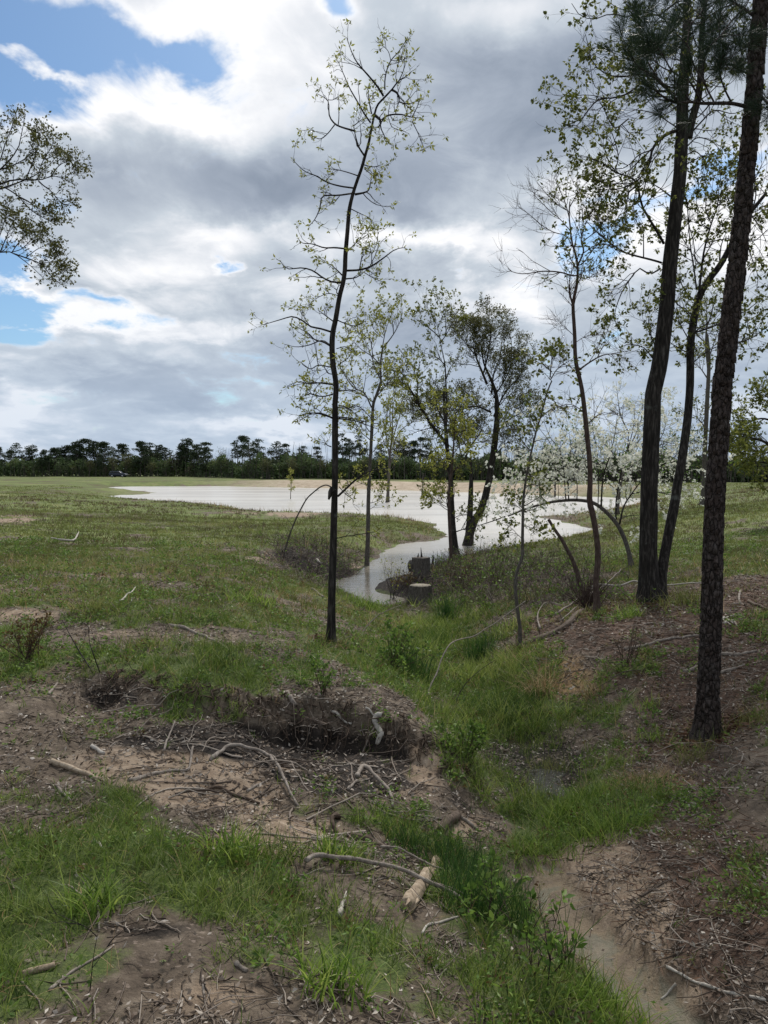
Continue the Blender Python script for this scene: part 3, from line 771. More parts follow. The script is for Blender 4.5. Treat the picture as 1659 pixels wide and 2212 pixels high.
class Tree:
    def __init__(s, name, label, cat, base, seed, group=None):
        s.root = empty(name, tuple(base), label, cat, group); s.base = np.array(base)
        s.rng = np.random.default_rng(seed); s.wood = MB(); s.fol = MB(); s.limbs = []; s.seed = seed
    def trunk(s, P, R, sides=14, k=60, mat_='bark_dark', bump=.10, name='trunk', flare=True):
        P = np.asarray(P, float); q = catmull(P, k); r = np.interp(np.linspace(0, 1, k), np.linspace(0, 1, len(R)), R)
        if flare:
            d = q[:, 2] - q[0, 2]; r = r * (1 + .55 * np.exp(-np.maximum(d, 0) / (r[0] * 1.7)))
            q = np.concatenate([q[:1] - [0, 0, r[0] * 1.2], q]); r = np.concatenate([r[:1] * 1.1, r])
        mb = MB(); mb.tube(q - s.base, r, sides, True, .5, trunk_bump(s.seed, bump))
        mb.build(name, M[mat_], s.root, True)
        return resamp(P, R, 14)
    def limb(s, P, r0, r1=.003, sides=6, k=14):
        q, r = resamp(P, [r0, (r0 * .6 + r1 * .4), r1], k)
        s.wood.tube(q, r, sides, True); s.limbs.append((q, r)); return q, r
    def arr(s, L=None):
        L = s.limbs if L is None else L
        return np.stack([a for a, _ in L]), np.stack([b_ for _, b_ in L])
    def done(s, wm='bark_dark', lm='leaf_spring', wname='branches', lname='foliage'):
        for mb, m, nm in ((s.wood, wm, wname), (s.fol, lm, lname)):
            if mb.n:
                for a in mb.V: a -= s.base
                mb.build(nm, M[m], s.root, nm != 'foliage' and nm != 'blossom')
        return s.root

# --- the slim crooked tree in the middle -------------------------------------
def central_tree():
    b0 = cast(715, 1393)[0]; Y = b0[1]
    t = Tree('slim_oak_tree', 'tall slim crooked tree with sparse new leaves, standing alone left of the gully', 'tree', b0, 11)
    pv = [(715,1395),(717,1280),(720,1180),(723,1060),(724,950),(724,880)]
    up = R4([(440,2080),(447,1960),(430,1840),(425,1740),(430,1670),(445,1600),(465,1480),(485,1400),(495,1330),(498,1250),(508,1130),(518,1010),(535,930),(560,850),(585,780),(605,710),(625,640),(640,560),(655,490),(672,435),(708,395),(750,350)])
    pv = np.concatenate([np.array(pv, float), up]); P = PY(pv[:, 0], pv[:, 1], Y); P[0] = b0
    w = np.array([19, 17.5, 16.5, 15.5, 14, 13, 13.5, 12, 12, 11, 10, 9.5, 8.5, 7, 6, 4.5, 3.5])
    t.trunk(P, pxr(w, Y), 16, 120, 'bark_dark', .09)
    BR = [([(750,350),(790,300),(825,280),(860,250)],3),([(750,350),(780,370),(790,410),(775,450)],5),([(788,415),(820,425),(860,425)],3),
     ([(705,385),(670,330),(620,270),(560,200),(530,140),(505,65)],4.5),([(712,350),(715,280),(740,200),(790,140),(825,85)],3),([(745,190),(730,140),(695,105)],1.6),([(790,300),(815,240),(820,170)],2),
     ([(635,530),(600,480),(560,410),(520,340),(490,270),(455,190)],3.5),([(640,480),(625,400),(620,330)],3),([(660,490),(690,520),(680,550),(655,555)],6),([(685,525),(730,490),(800,485),(860,500),(920,505)],4),
     ([(860,500),(890,440),(905,395)],2),([(860,520),(890,580),(915,640),(930,680)],2),([(730,500),(750,550),(785,570)],1.5),
     ([(605,715),(570,660),(550,590),(543,540)],4.5),([(550,575),(480,555),(440,535),(410,490),(402,410),(340,370)],4),([(440,540),(400,590),(360,618),(315,600)],2.4),([(402,405),(430,405),(460,385)],1.5),([(545,545),(590,510)],2),
     ([(570,820),(510,800),(450,785),(400,780)],2.5),([(540,885),(470,875),(400,855),(340,820),(270,790),(210,730)],3.6),([(530,915),(460,925),(375,930),(360,990),(335,1050),(298,1095)],3.4),([(465,930),(430,970),(405,960)],1.6),
     ([(550,920),(600,910),(625,895),(632,860)],5),([(600,760),(650,770),(690,760)],2),([(600,780),(650,820),(665,835)],1.8),([(530,1000),(570,1020),(625,1045)],2),
     ([(490,1215),(440,1210),(380,1210),(320,1190),(265,1185),(240,1160)],3.4),([(510,1230),(560,1180),(630,1130)],2),
     ([(505,1335),(580,1330),(640,1310),(700,1270),(760,1225),(810,1210),(840,1220)],4.4),([(500,1380),(560,1370),(620,1325)],3),([(575,1325),(585,1270),(595,1210)],2.5),([(640,1300),(640,1240),(625,1190)],2),([(640,1250),(670,1180),(675,1110)],1.3),
     ([(600,1345),(650,1375),(695,1395)],1.6),
     ([(480,1400),(420,1395),(370,1370),(320,1335),(260,1320),(180,1325),(150,1290),(120,1270)],4),([(480,1360),(450,1330),(415,1300)],3),([(465,1470),(450,1450),(465,1405)],2.5),([(455,1470),(400,1460),(330,1490)],1.7),
     ([(425,1670),(360,1650),(310,1640),(260,1605),(210,1585),(150,1600),(50,1630)],4),([(260,1605),(265,1550)],1.6),([(415,1745),(380,1725),(330,1710),(300,1680),(230,1640)],3.4),
     ([(415,1740),(370,1715),(300,1740),(230,1750),(165,1735)],2.6),([(430,1610),(390,1580),(350,1550)],2.6),([(445,1600),(490,1620),(550,1635),(610,1610)],2.6),([(490,1620),(520,1670)],1.5),
     ([(415,1860),(350,1850),(310,1870),(270,1850),(255,1830)],2.5),([(425,1955),(370,1945),(300,1950),(240,1940),(180,1965)],3),([(430,2005),(380,2020),(320,2010),(290,1970)],2.3),
     ([(430,2140),(390,2120),(350,2110),(280,2115),(245,2130)],3.6),([(455,1990),(540,1985),(570,2010)],2),([(455,2080),(520,2090),(570,2140)],2),([(455,2140),(540,2150),(600,2170),(680,2200)],3),([(430,1900),(400,1890),(380,1850)],2),
     ([(455,1850),(500,1820),(530,1790)],1.8),([(450,1760),(500,1750),(560,1780)],1.8)]
    BR2 = [([(510,240),(450,220),(400,210),(340,212),(290,232)],3.5),([(550,235),(640,245),(700,262),(760,270)],3),([(550,752),(600,705),(660,650),(730,600),(800,580),(870,575)],4.5),([(555,690),(600,740),(650,775)],1.8),
      ([(535,1030),(600,1015),(700,1000),(800,985)],2),([(520,25),(440,15),(370,10),(250,30)],2.6),([(515,90),(440,100),(370,85),(300,110)],2),([(550,160),(620,180),(680,240)],2),([(505,430),(480,420),(470,405)],2.5)]
    for g, LL in ((R4, BR), (R2, BR2)):
        for pts, w in LL:
            dy = t.rng.normal(0, .5) * (np.hypot(*(np.array(pts[-1]) - pts[0])) / 300)
            t.limb(trace(g, pts, Y, dy), pxr(w * 1.1, Y), .0035, 6)
    # the dead bark-stripped end that hangs on the stem
    dead = trace(R2, [(520,700),(500,730),(488,775)], Y - .12); t.wood.tube(dead, [.05, .035, .012], 7)
    A, Rr = t.arr()
    lv = shoots(A, Rr, [(5, (.12, .5), (30, 70), .22, .03, (.25, 1)), (3, (.05, .2), (25, 60), .22, .05, (.3, 1))], t.rng, t.wood)
    sel = t.rng.random(len(lv[1][0])) < .62
    clusters(t.fol, lv[1][0][sel], 9, .048, .42, t.rng, .3, .85)
    sel = t.rng.random(len(lv[2][0])) < .35
    clusters(t.fol, lv[2][0][sel], 6, .042, .42, t.rng, .3, .8)
    clusters(t.fol, A[:, 9:], 8, .048, .42, t.rng, .3, .5)
    t.done('bark_dark', 'leaf_spring')
central_tree()

def fill_tree(name, label, cat, base_uv, seed, stems, limbs, levels, leaf, mats, zY=None, group=None, sides=12, lname='foliage', Yb=None):
    """stems: (conv, pts, widths px, mat); limbs: (conv, pts, width px, depth change, leafy)"""
    b0 = cast(*base_uv)[0] if Yb is None else PY(base_uv[0], base_uv[1], Yb)
    if zY == 'water':
        b0 = PZ(base_uv[0], base_uv[1], 0.0); b0 = b0 - np.array([0, 0, .25])
    Y = b0[1]
    t = Tree(name, label, cat, b0, seed, group); t.Y = Y
    for st in stems:
        g, pts, ws, mt = st[:4]; dY = st[4] if len(st) > 4 else 0.; nm = st[5] if len(st) > 5 else 'trunk'
        P = trace(g, pts, Y, dY)
        first = len(st) <= 6
        if first: P[0] = P[0] * 0 + np.array([P[0][0], P[0][1], min(P[0][2], b0[2])])
        q, r = t.trunk(P, pxr(np.array(ws, float), Y), sides, 50, mt, .09, nm, first)
        t.stem = (q, r); t.limbs.append((q, r)) if (len(st) <= 7) else None
    L0 = []
    for g, pts, w, dy in limbs:
        L0.append(t.limb(trace(g, pts, Y, dy), pxr(w, Y), .004, 6))
    return t

# --- second slim tree at the water's edge ------------------------------------
t = fill_tree('young_oak_tree', 'slim young tree right behind the bare tall tree, its foot in the narrow inlet', 'tree', (791, 1222), 21,
    [(R2, [(735,1208),(742,1100),(745,1000),(747,800),(755,600),(766,400),(774,250),(780,150),(805,80),(832,0)], [11,9.5,8.5,7.5,7,6.5,6], 'bark_grey', 0, 'trunk')],
    [(R4, [(640,2150),(655,2040),(690,1950),(687,1850),(700,1750),(720,1650),(760,1550)], 6, 0), (R4, [(690,1930),(650,1840),(640,1740),(610,1640),(605,1560)], 3, .6), (R4, [(700,1760),(760,1680),(800,1600),(810,1540)], 3, -.6),
     (R4, [(640,2080),(600,2000),(540,1970),(480,1880),(440,1790)], 3.5, -.5), (R4, [(640,2140),(580,2080),(520,2060),(470,2070)], 2.4, .5), (R4, [(690,1850),(640,1800),(580,1760),(520,1700)], 2.6, .7),
     (R4, [(660,2030),(720,1960),(780,1900),(850,1870)], 2.5, -.8), (R2, [(765,390),(690,330),(620,290),(560,290)], 2.2, .4), (R2, [(760,480),(820,420),(860,380)], 2, -.4), (R2, [(770,280),(830,270),(880,230)], 2, -.4),
     (R2, [(780,140),(740,110),(690,80),(640,60),(570,40)], 3, .8), (R2, [(745,800),(790,790),(850,760)], 1.6, .3), (R2, [(750,680),(700,670),(660,650)], 1.4, .3),(R4, [(700,1700),(650,1650),(640,1600)], 1.6, .5)],
    None, None, None, 'water')
A, Rr = t.arr()
lv = shoots(A, Rr, [(9, (.5, 1.3), (25, 65), .17, .06, (.25, 1)), (4, (.2, .6), (25, 60), .2, .05, (.3, 1))], t.rng, t.wood)
clusters(t.fol, lv[2][0], 7, .085, .6, t.rng, .1, .4); clusters(t.fol, lv[1][0], 5, .08, .6, t.rng, .1, .5)
t.done('bark_grey', 'leaf_spring')

# --- multi-branched tree standing out in the pond -----------------------------
t = fill_tree('flooded_tree', 'grey tree with many rising limbs standing alone out in the pond before the sandy dam', 'tree', (837, 1085), 31,
    [(R2, [(872,795),(876,720),(880,650),(885,560),(888,480),(900,380),(905,300)], [8,6.5,6,5.5,5,4.5,4], 'bark_grey', 0, 'trunk')],
    [(R2, [(885,500),(870,400),(860,300),(870,200),(880,100),(870,20)], 3, 2), (R2, [(900,400),(930,300),(960,200),(990,100)], 3, -2), (R2, [(905,440),(940,350),(985,300),(1050,265),(1110,262)], 3.2, 1),
     (R2, [(905,330),(905,200),(920,100),(930,20)], 3, 1), (R2, [(900,470),(860,420),(830,350),(800,300)], 2.4, -1), (R2, [(890,540),(930,450),(990,400)], 2.2, -2),(R4, [(745,2200),(740,2100),(760,2000),(760,1900)], 3, 1),(R4, [(750,2150),(800,2060),(830,1990)], 2.5, -1)],
    None, None, None, 'water')
A, Rr = t.arr()
lv = shoots(A, Rr, [(8, (1.0, 2.6), (20, 50), .12, .08, (.3, 1)), (5, (.5, 1.3), (20, 50), .15, .08, (.3, 1))], t.rng, t.wood)
clusters(t.fol, lv[2][0], 5, .17, .6, t.rng, .1, .3)
t.done('bark_grey', 'leaf_spring')

# --- the pair of stems at the inlet -------------------------------------------
t = fill_tree('leafy_oak_tree', 'dark-stemmed tree with one long limb leaning left and yellow-green leaves, rising from the inlet', 'tree', (986, 1196), 41,
    [(R2, [(1323,1128),(1310,1050),(1300,950),(1292,800),(1283,640),(1268,500),(1258,400),(1250,280),(1245,180),(1240,60)], [15,13,12,11,11,10,8,6,5], 'bark_dark', 0, 'trunk')],
    [(R2, [(1270,430),(1210,350),(1150,270),(1100,190),(1060,110),(1020,50),(985,0)], 9, -1), (R4, [(965,2180),(930,2110),(885,2050),(850,1980),(835,1930)], 6, -1.6),
     (R4, [(835,1930),(790,1880),(740,1860)], 3, -1.8), (R4, [(850,1980),(800,1940),(730,1920)], 3, -1.2), (R4, [(885,2060),(890,1960),(870,1880),(840,1820)], 3.5, -1), (R4, [(1045,2212),(1050,2080),(1045,1950),(1040,1850),(1020,1750),(1000,1650),(980,1590)], 5, .3),
     (R4, [(1010,1700),(970,1660),(920,1620)], 2.5, .6), (R4, [(1015,1730),(1060,1660),(1090,1590)], 2.5, -.3), (R4, [(990,1620),(960,1560),(930,1520)], 2, .5), (R4, [(1000,1650),(1030,1570),(1035,1500)], 2, .2),
     (R4, [(1040,1850),(1000,1810),(950,1790)], 2.4, .4), (R2, [(1250,280),(1200,180),(1190,100),(1200,0)], 4, 1), (R2, [(1255,360),(1310,260),(1350,170)], 3.5, .8), (R2, [(1285,640),(1330,560),(1380,520)], 3, .6),
     (R2, [(1300,900),(1340,880),(1400,870)], 2, -.5), (R2, [(1290,700),(1240,640),(1200,600)], 2, .4), (R2, [(1320,985),(1380,965),(1450,950)], 3, -.5), (R2, [(1270,830),(1220,800),(1190,760)], 1.6, -.5),
     (R2, [(1190,330),(1170,240),(1180,130)], 3, -.6), (R2, [(1283,560),(1220,500),(1200,430)], 2.5, -.6)],
    None, None, None, 'water')
A, Rr = t.arr()
lv = shoots(A, Rr, [(9, (.6, 1.6), (25, 65), .17, .05, (.25, 1)), (6, (.25, .7), (25, 60), .2, .05, (.3, 1))], t.rng, t.wood)
sel = t.rng.random(len(lv[2][0])) < .6; clusters(t.fol, lv[2][0][sel], 11, .075, .7, t.rng, .1, .7); clusters(t.fol, lv[1][0], 6, .075, .6, t.rng, .1, .7)
t.done('bark_dark', 'leaf_oak_light')
t = fill_tree('red_stemmed_sapling', 'thin reddish stem standing on the bank just before the dark inlet tree', 'tree', (976, 1225), 42,
    [(R2, [(1290,1192),(1284,1080),(1278,950),(1273,800),(1278,680),(1290,600),(1300,480),(1310,330),(1320,200)], [7.5,7,7,6.5,6,5,4,3,2], 'bark_red', 0, 'trunk')],
    [(R2, [(1274,850),(1230,820),(1190,770)], 1.6, .2), (R2, [(1300,480),(1340,420),(1370,350)], 2, -.3), (R2, [(1285,640),(1250,560),(1225,500)], 2, .3), (R2, [(1310,330),(1280,250),(1275,180)], 2, .3)], None, None, None)
A, Rr = t.arr()
lv = shoots(A, Rr, [(10, (.4, 1.1), (25, 65), .17, .05, (.3, 1)), (4, (.2, .5), (25, 60), .2, .05, (.3, 1))], t.rng, t.wood)
clusters(t.fol, lv[2][0], 12, .075, .6, t.rng, .1, .3)
t.done('bark_red', 'leaf_spring')

# --- thick leaning tree in the water --------------------------------------------
t = fill_tree('leaning_willow_oak', 'thick dark tree leaning right out of the water with a fine dense crown', 'tree', (1012, 1178), 51,
    [(R2, [(1392,1078),(1410,1000),(1440,915),(1480,850),(1510,760),(1535,650),(1560,500),(1578,360),(1588,220),(1583,100),(1560,20),(1530,-50),(1500,-120),(1490,-180)], [21,17,16,15,15,14,13,11,8,5,2], 'bark_dark', 0, 'trunk'),
     (R2, [(1398,1070),(1405,960),(1412,850),(1418,700),(1420,600),(1412,500)], [16,15,13,11,8,5], 'bark_dark', .3, 'trunk')],
    [(V0, [(1052,830),(1040,800),(1028,770),(1022,740),(1030,715)], 6, 0), (V0, [(1062,850),(1066,810),(1080,770),(1085,730)], 5, 1), (V0, [(1066,900),(1090,850),(1115,820),(1130,790)], 4, -.5), (V0, [(1060,890),(1030,878),(1000,880),(960,870)], 5, -1),
     (V0, [(1045,805),(1055,760),(1060,715),(1055,690)], 4, -.6), (V0, [(1070,940),(1095,910),(1130,890),(1150,880)], 3.5, .6), (V0, [(1060,1000),(1090,960),(1120,950)], 3, -.6), (V0, [(1030,770),(1010,745),(1005,715)], 3, .6), (V0, [(1066,860),(1100,800),(1105,740),(1095,710)], 4, .3),
     (V0, [(1000,1000),(985,940),(960,900),(930,870)], 3.5, .8), (V0, [(1004,1010),(1010,960),(1000,900),(1005,860)], 3.5, .5), (V0, [(1000,985),(1040,930),(1050,880)], 3, .5), (V0, [(985,940),(940,920),(905,890)], 3, .8)],
    None, None, None, 'water')
A, Rr = t.arr()
lv = shoots(A[2:], Rr[2:], [(12, (.7, 1.7), (20, 60), .15, .08, (.15, 1)), (8, (.3, .8), (20, 55), .17, .08, (.2, 1)), (4, (.15, .4), (20, 55), .17, .05, (.3, 1))], t.rng, t.wood)
clusters(t.fol, lv[3][0], 6, .075, .5, t.rng, .1, .3); clusters(t.fol, lv[2][0], 4, .07, .45, t.rng, .1, .3)
t.done('bark_dark', 'leaf_olive')

# --- arched dogwood and the blossom around it --------------------------------------
t = fill_tree('arched_dogwood', 'arching dogwood bent over to the water, white blossom on its upright shoots', 'flowering tree', (1363, 1222), 61,
    [(R3, [(788,1175),(775,1110),(745,1010),(700,920),(650,860),(590,805),(520,770),(400,760),(250,778),(120,815),(0,862)], [10,9.5,9.5,9,8.5,7.5,7,6.3,5.3,4.4,3.6], 'bark_grey', 1.0, 'trunk')],
    [(R2, [(1640,885),(1560,915),(1450,950),(1380,970)], 3, .8)], None, None, None)
q, r = t.stem
UP = [([(250,775),(210,730),(200,640),(180,560)],3),([(320,760),(322,700),(318,620)],1.5),([(370,757),(365,690),(355,560),(330,430)],3),([(388,757),(385,680),(390,560),(400,430),(390,330)],3.2),([(440,757),(442,680),(440,600),(460,520)],3),
      ([(595,800),(600,700),(610,600),(650,480),(680,350),(700,200)],4),([(575,790),(578,640),(570,520),(560,400),(540,300)],2.6),([(690,880),(690,800),(700,700),(720,600),(760,450),(800,300),(810,150)],5),([(712,915),(740,800),(790,720),(850,640),(930,560)],4.5),
      ([(720,880),(770,860),(835,858)],2.6),([(200,640),(140,600),(60,570),(0,540)],2),([(330,430),(270,360),(230,260)],1.8),([(610,600),(560,500),(480,440)],2),([(700,700),(660,620),(600,560)],2),([(760,450),(850,400),(960,380),(1050,400)],3),
      ([(790,720),(900,700),(1000,720),(1100,740)],3),([(930,560),(1020,520),(1120,520),(1220,560)],2.6),([(720,600),(800,540),(900,480)],2.4),([(390,560),(300,520),(220,490)],2),([(400,430),(470,380),(540,340)],2),([(100,820),(60,760),(20,700)],1.6)]
for pts, w in UP: t.limb(trace(R3, pts, t.Y + t.rng.normal(0, .5), t.rng.normal(0, 1.2)), pxr(w, t.Y), .004, 5)
A, Rr = t.arr(t.limbs[2:])
lv = shoots(A, Rr, [(8, (.5, 1.3), (40, 85), .12, .02, (.25, 1)), (6, (.2, .6), (35, 75), .15, .03, (.2, 1))], t.rng, t.wood)
sel = t.rng.random(len(lv[2][0]))
clusters(t.fol, lv[2][0][sel < .6], 10, .06, .9, t.rng, -.5, .4, 1.1); 
fl = t.fol; t.fol = MB(); clusters(t.fol, lv[2][0][sel > .6], 4, .05, .5, t.rng, .1, .4)
clusters(t.fol, lv[1][0][::3], 3, .06, .5, t.rng, .1, .4)
for a in fl.V: a -= t.base
fl.build('blossom', M['flower'], t.root)
t.done('bark_dark', 'leaf_green')

def dogwood(label, base, seed, pts_list, nfl=5, fr=.75):
    t = fill_tree('white_dogwood', label, 'flowering tree', base, seed, [(R3, pts_list[0][0], pts_list[0][1], 'bark_grey', 0, 'trunk')], [], None, None, None)
    for pts, w in pts_list[1:]: t.limb(trace(R3, pts, t.Y + t.rng.normal(0, .4), t.rng.normal(0, 1.3)), pxr(w, t.Y), .005, 5)
    A, Rr = t.arr()
    lv = shoots(A, Rr, [(11, (.7, 1.8), (40, 85), .12, .03, (.2, 1)), (7, (.3, .8), (35, 75), .15, .03, (.2, 1))], t.rng, t.wood)
    sel = t.rng.random(len(lv[2][0]))
    fl = MB(); clusters(fl, lv[2][0][sel < fr], nfl * 2, .075, .9, t.rng, -.5, .35, 1.1)
    clusters(t.fol, lv[2][0][sel > .5], 4, .06, .5, t.rng, .1, .4)
    for a in fl.V: a -= t.base
    fl.build('blossom', M['flower'], t.root); t.done('bark_grey', 'leaf_green')
dogwood('white-flowering dogwood behind the double oak, its blossom showing on both sides of it', (1440, 1105), 62,
    [([(700,760),(720,650),(740,560),(760,450),(770,330)], [6, 5, 4, 3, 2])] + [(p, w) for p, w in [([(740,560),(850,470),(950,420),(1050,380)],3),([(730,600),(900,560),(1050,540),(1180,560)],3),([(730,620),(850,640),(1000,650),(1150,700)],3),([(760,450),(820,330),(860,200),(850,80)],3),
     ([(770,330),(720,220),(700,100),(690,0)],3),([(740,520),(640,430),(570,330),(520,240)],3),([(900,560),(980,480),(1100,440),(1200,440)],2.4),([(950,420),(1000,300),(1010,180)],2.4),([(700,700),(620,640),(540,600),(480,560)],2.4),([(1000,650),(1080,740),(1130,820),(1190,850)],2.4),([(750,480),(900,300),(960,180),(990,60)],2.6)]], 5)
dogwood('white-flowering dogwood hanging over the pond, left of the thin bare-crowned tree', (1180, 1085), 63,
    [([(300,735),(300,640),(290,560),(300,460)], [4, 4, 3, 2])] + [(p, w) for p, w in [([(300,560),(200,520),(100,500),(0,520)],2.4),([(295,520),(400,480),(480,470)],2),([(300,480),(260,380),(200,300),(190,220)],2.4),([(290,600),(180,590),(60,590)],2),([(300,480),(360,380),(380,280),(350,200)],2),([(300,620),(400,580),(500,570)],2),([(200,520),(120,440),(40,430)],2)]], 6, .5)

# --- thin sapling right of the gully ------------------------------------------------
t = fill_tree('thin_sapling', 'thin kinked sapling rising from the brown slope right of the gully', 'sapling', (1122, 1398), 71,
    [(R3, [(80,1640),(75,1560),(60,1450),(48,1300),(62,1200),(92,1120),(93,1000),(95,880),(97,780),(106,690),(125,570),(150,450),(178,330),(205,240),(240,110),(262,40),(280,0)], [9,8,7.5,7,6.5,6,5,4.5,4,3.5,3], 'bark_grey', 0, 'trunk')],
    [(R5, [(250,2200),(290,2140),(380,2080)], 2.5, .4), (R5, [(245,2190),(250,2120),(255,2070)], 3, .1), (R5, [(255,2160),(200,2110),(170,2060)], 2.5, -.3), (R3, [(205,240),(260,190),(330,160)], 2.4, .5), (R3, [(150,450),(90,380),(60,300)], 2, .3), (R3, [(178,330),(140,250),(130,180)], 2, -.3),
     (R3, [(105,690),(150,660),(190,670)], 1.6, -.2), (R3, [(95,830),(60,800),(20,790)], 1.4, .2), (R3, [(92,1010),(60,980),(0,960)], 1.4, .2), (R3, [(94,930),(130,930),(150,960)], 1.2, -.1)], None, None, None)
A, Rr = t.arr()
lv = shoots(A[1:], Rr[1:], [(8, (.2, .6), (30, 70), .2, .03, (.3, 1)), (3, (.1, .25), (30, 60), .2, .05, (.3, 1))], t.rng, t.wood)
clusters(t.fol, lv[2][0], 6, .055, .7, t.rng, .3, .3)
lv = shoots(A[:1], Rr[:1], [(14, (.2, .5), (40, 80), .2, .03, (.45, 1))], t.rng, t.wood); clusters(t.fol, lv[1][0], 5, .05, .7, t.rng, .3, .3)
t.done('bark_grey', 'leaf_oak')

# --- bare-crowned tree ----------------------------------------------------------------
b_ = cast(1289, 1322)[0]
t = fill_tree('bare_crowned_tree', 'slender tree with a knotted stem and nearly leafless fine crown, left of the double oak', 'tree', (1289, 1322), 81,
    [(V0, cat((R3, [(572,1480),(565,1380),(560,1280),(572,1180),(573,1060),(560,960),(540,850),(520,760),(525,640),(520,500),(508,380),(495,250),(482,130),(468,30)]), (R5, [(400,2130),(390,2050),(388,1960),(385,1900),(378,1770),(390,1700),(402,1640),(405,1550),(393,1480),(370,1400),(362,1320),(355,1250),(360,1170)])),
       [14,13,12.5,12.5,12,13,11,11,10.5,10,9.5,9,8.5,8,7.5,6.5,5,4,3,2.5], 'bark_red', 0, 'trunk')],
    [(R5, [(402,1545),(425,1500),(440,1450),(425,1400),(440,1330),(470,1250)], 4.5, .3), (R5, [(400,1600),(370,1600),(300,1580),(200,1575),(100,1590),(30,1580),(0,1560)], 3.4, -.5), (R5, [(372,1760),(355,1700),(360,1650)], 3, .1), (R5, [(370,1430),(340,1370),(270,1350),(200,1310),(130,1250),(60,1200)], 2, -.4),
     (R5, [(355,1260),(330,1170),(290,1080),(270,1030)], 2.2, .3), (R5, [(360,1200),(400,1120),(400,1040)], 2.4, .2), (R5, [(440,1400),(520,1330),(560,1250)], 2, .4), (R5, [(425,1480),(500,1430),(560,1420),(640,1440)], 2, -.4), (R5, [(358,1230),(290,1190),(220,1120),(170,1060)], 1.8, -.3),
     (R5, [(362,1340),(300,1270),(250,1230),(150,1130)], 1.8, .5), (R5, [(405,1570),(480,1570),(540,1530)], 1.6, .3), (R5, [(470,1250),(520,1180),(540,1100)], 2, .2), (R5, [(400,1640),(440,1620),(520,1600)], 1.3, .3), (R5, [(390,1990),(460,1950),(560,1940)], 1.5, .6), (R5, [(385,1950),(330,1900),(290,1860)], 1.4, -.4),
     (R5, [(410,2150),(480,2100),(560,2060),(660,2055)], 4, -.2), (R5, [(415,2190),(360,2130),(300,2110)], 1.8, .3), (R3, [(515,270),(570,220),(620,200)], 2.6, .3), (R3, [(490,200),(400,150),(300,170)], 2, -.5)], None, None, None)
q_, r_ = t.limbs[0]; t.limbs[0] = resamp(q_[8:], r_[8:], 14)
A, Rr = t.arr()
lv = shoots(A, Rr, [(10, (.25, .8), (25, 65), .14, .05, (.25, 1)), (5, (.12, .4), (25, 60), .15, .05, (.2, 1))], t.rng, t.wood)
tip = lv[2][0]; hi = (tip[:, -1, 2] > t.base[2] + 4.6) & (tip[:, -1, 0] > t.base[0] - .9) & (t.rng.random(len(tip)) < .35)
clusters(t.fol, tip[hi], 6, .05, .5, t.rng, .1, .3)
t.done('bark_red', 'leaf_oak')

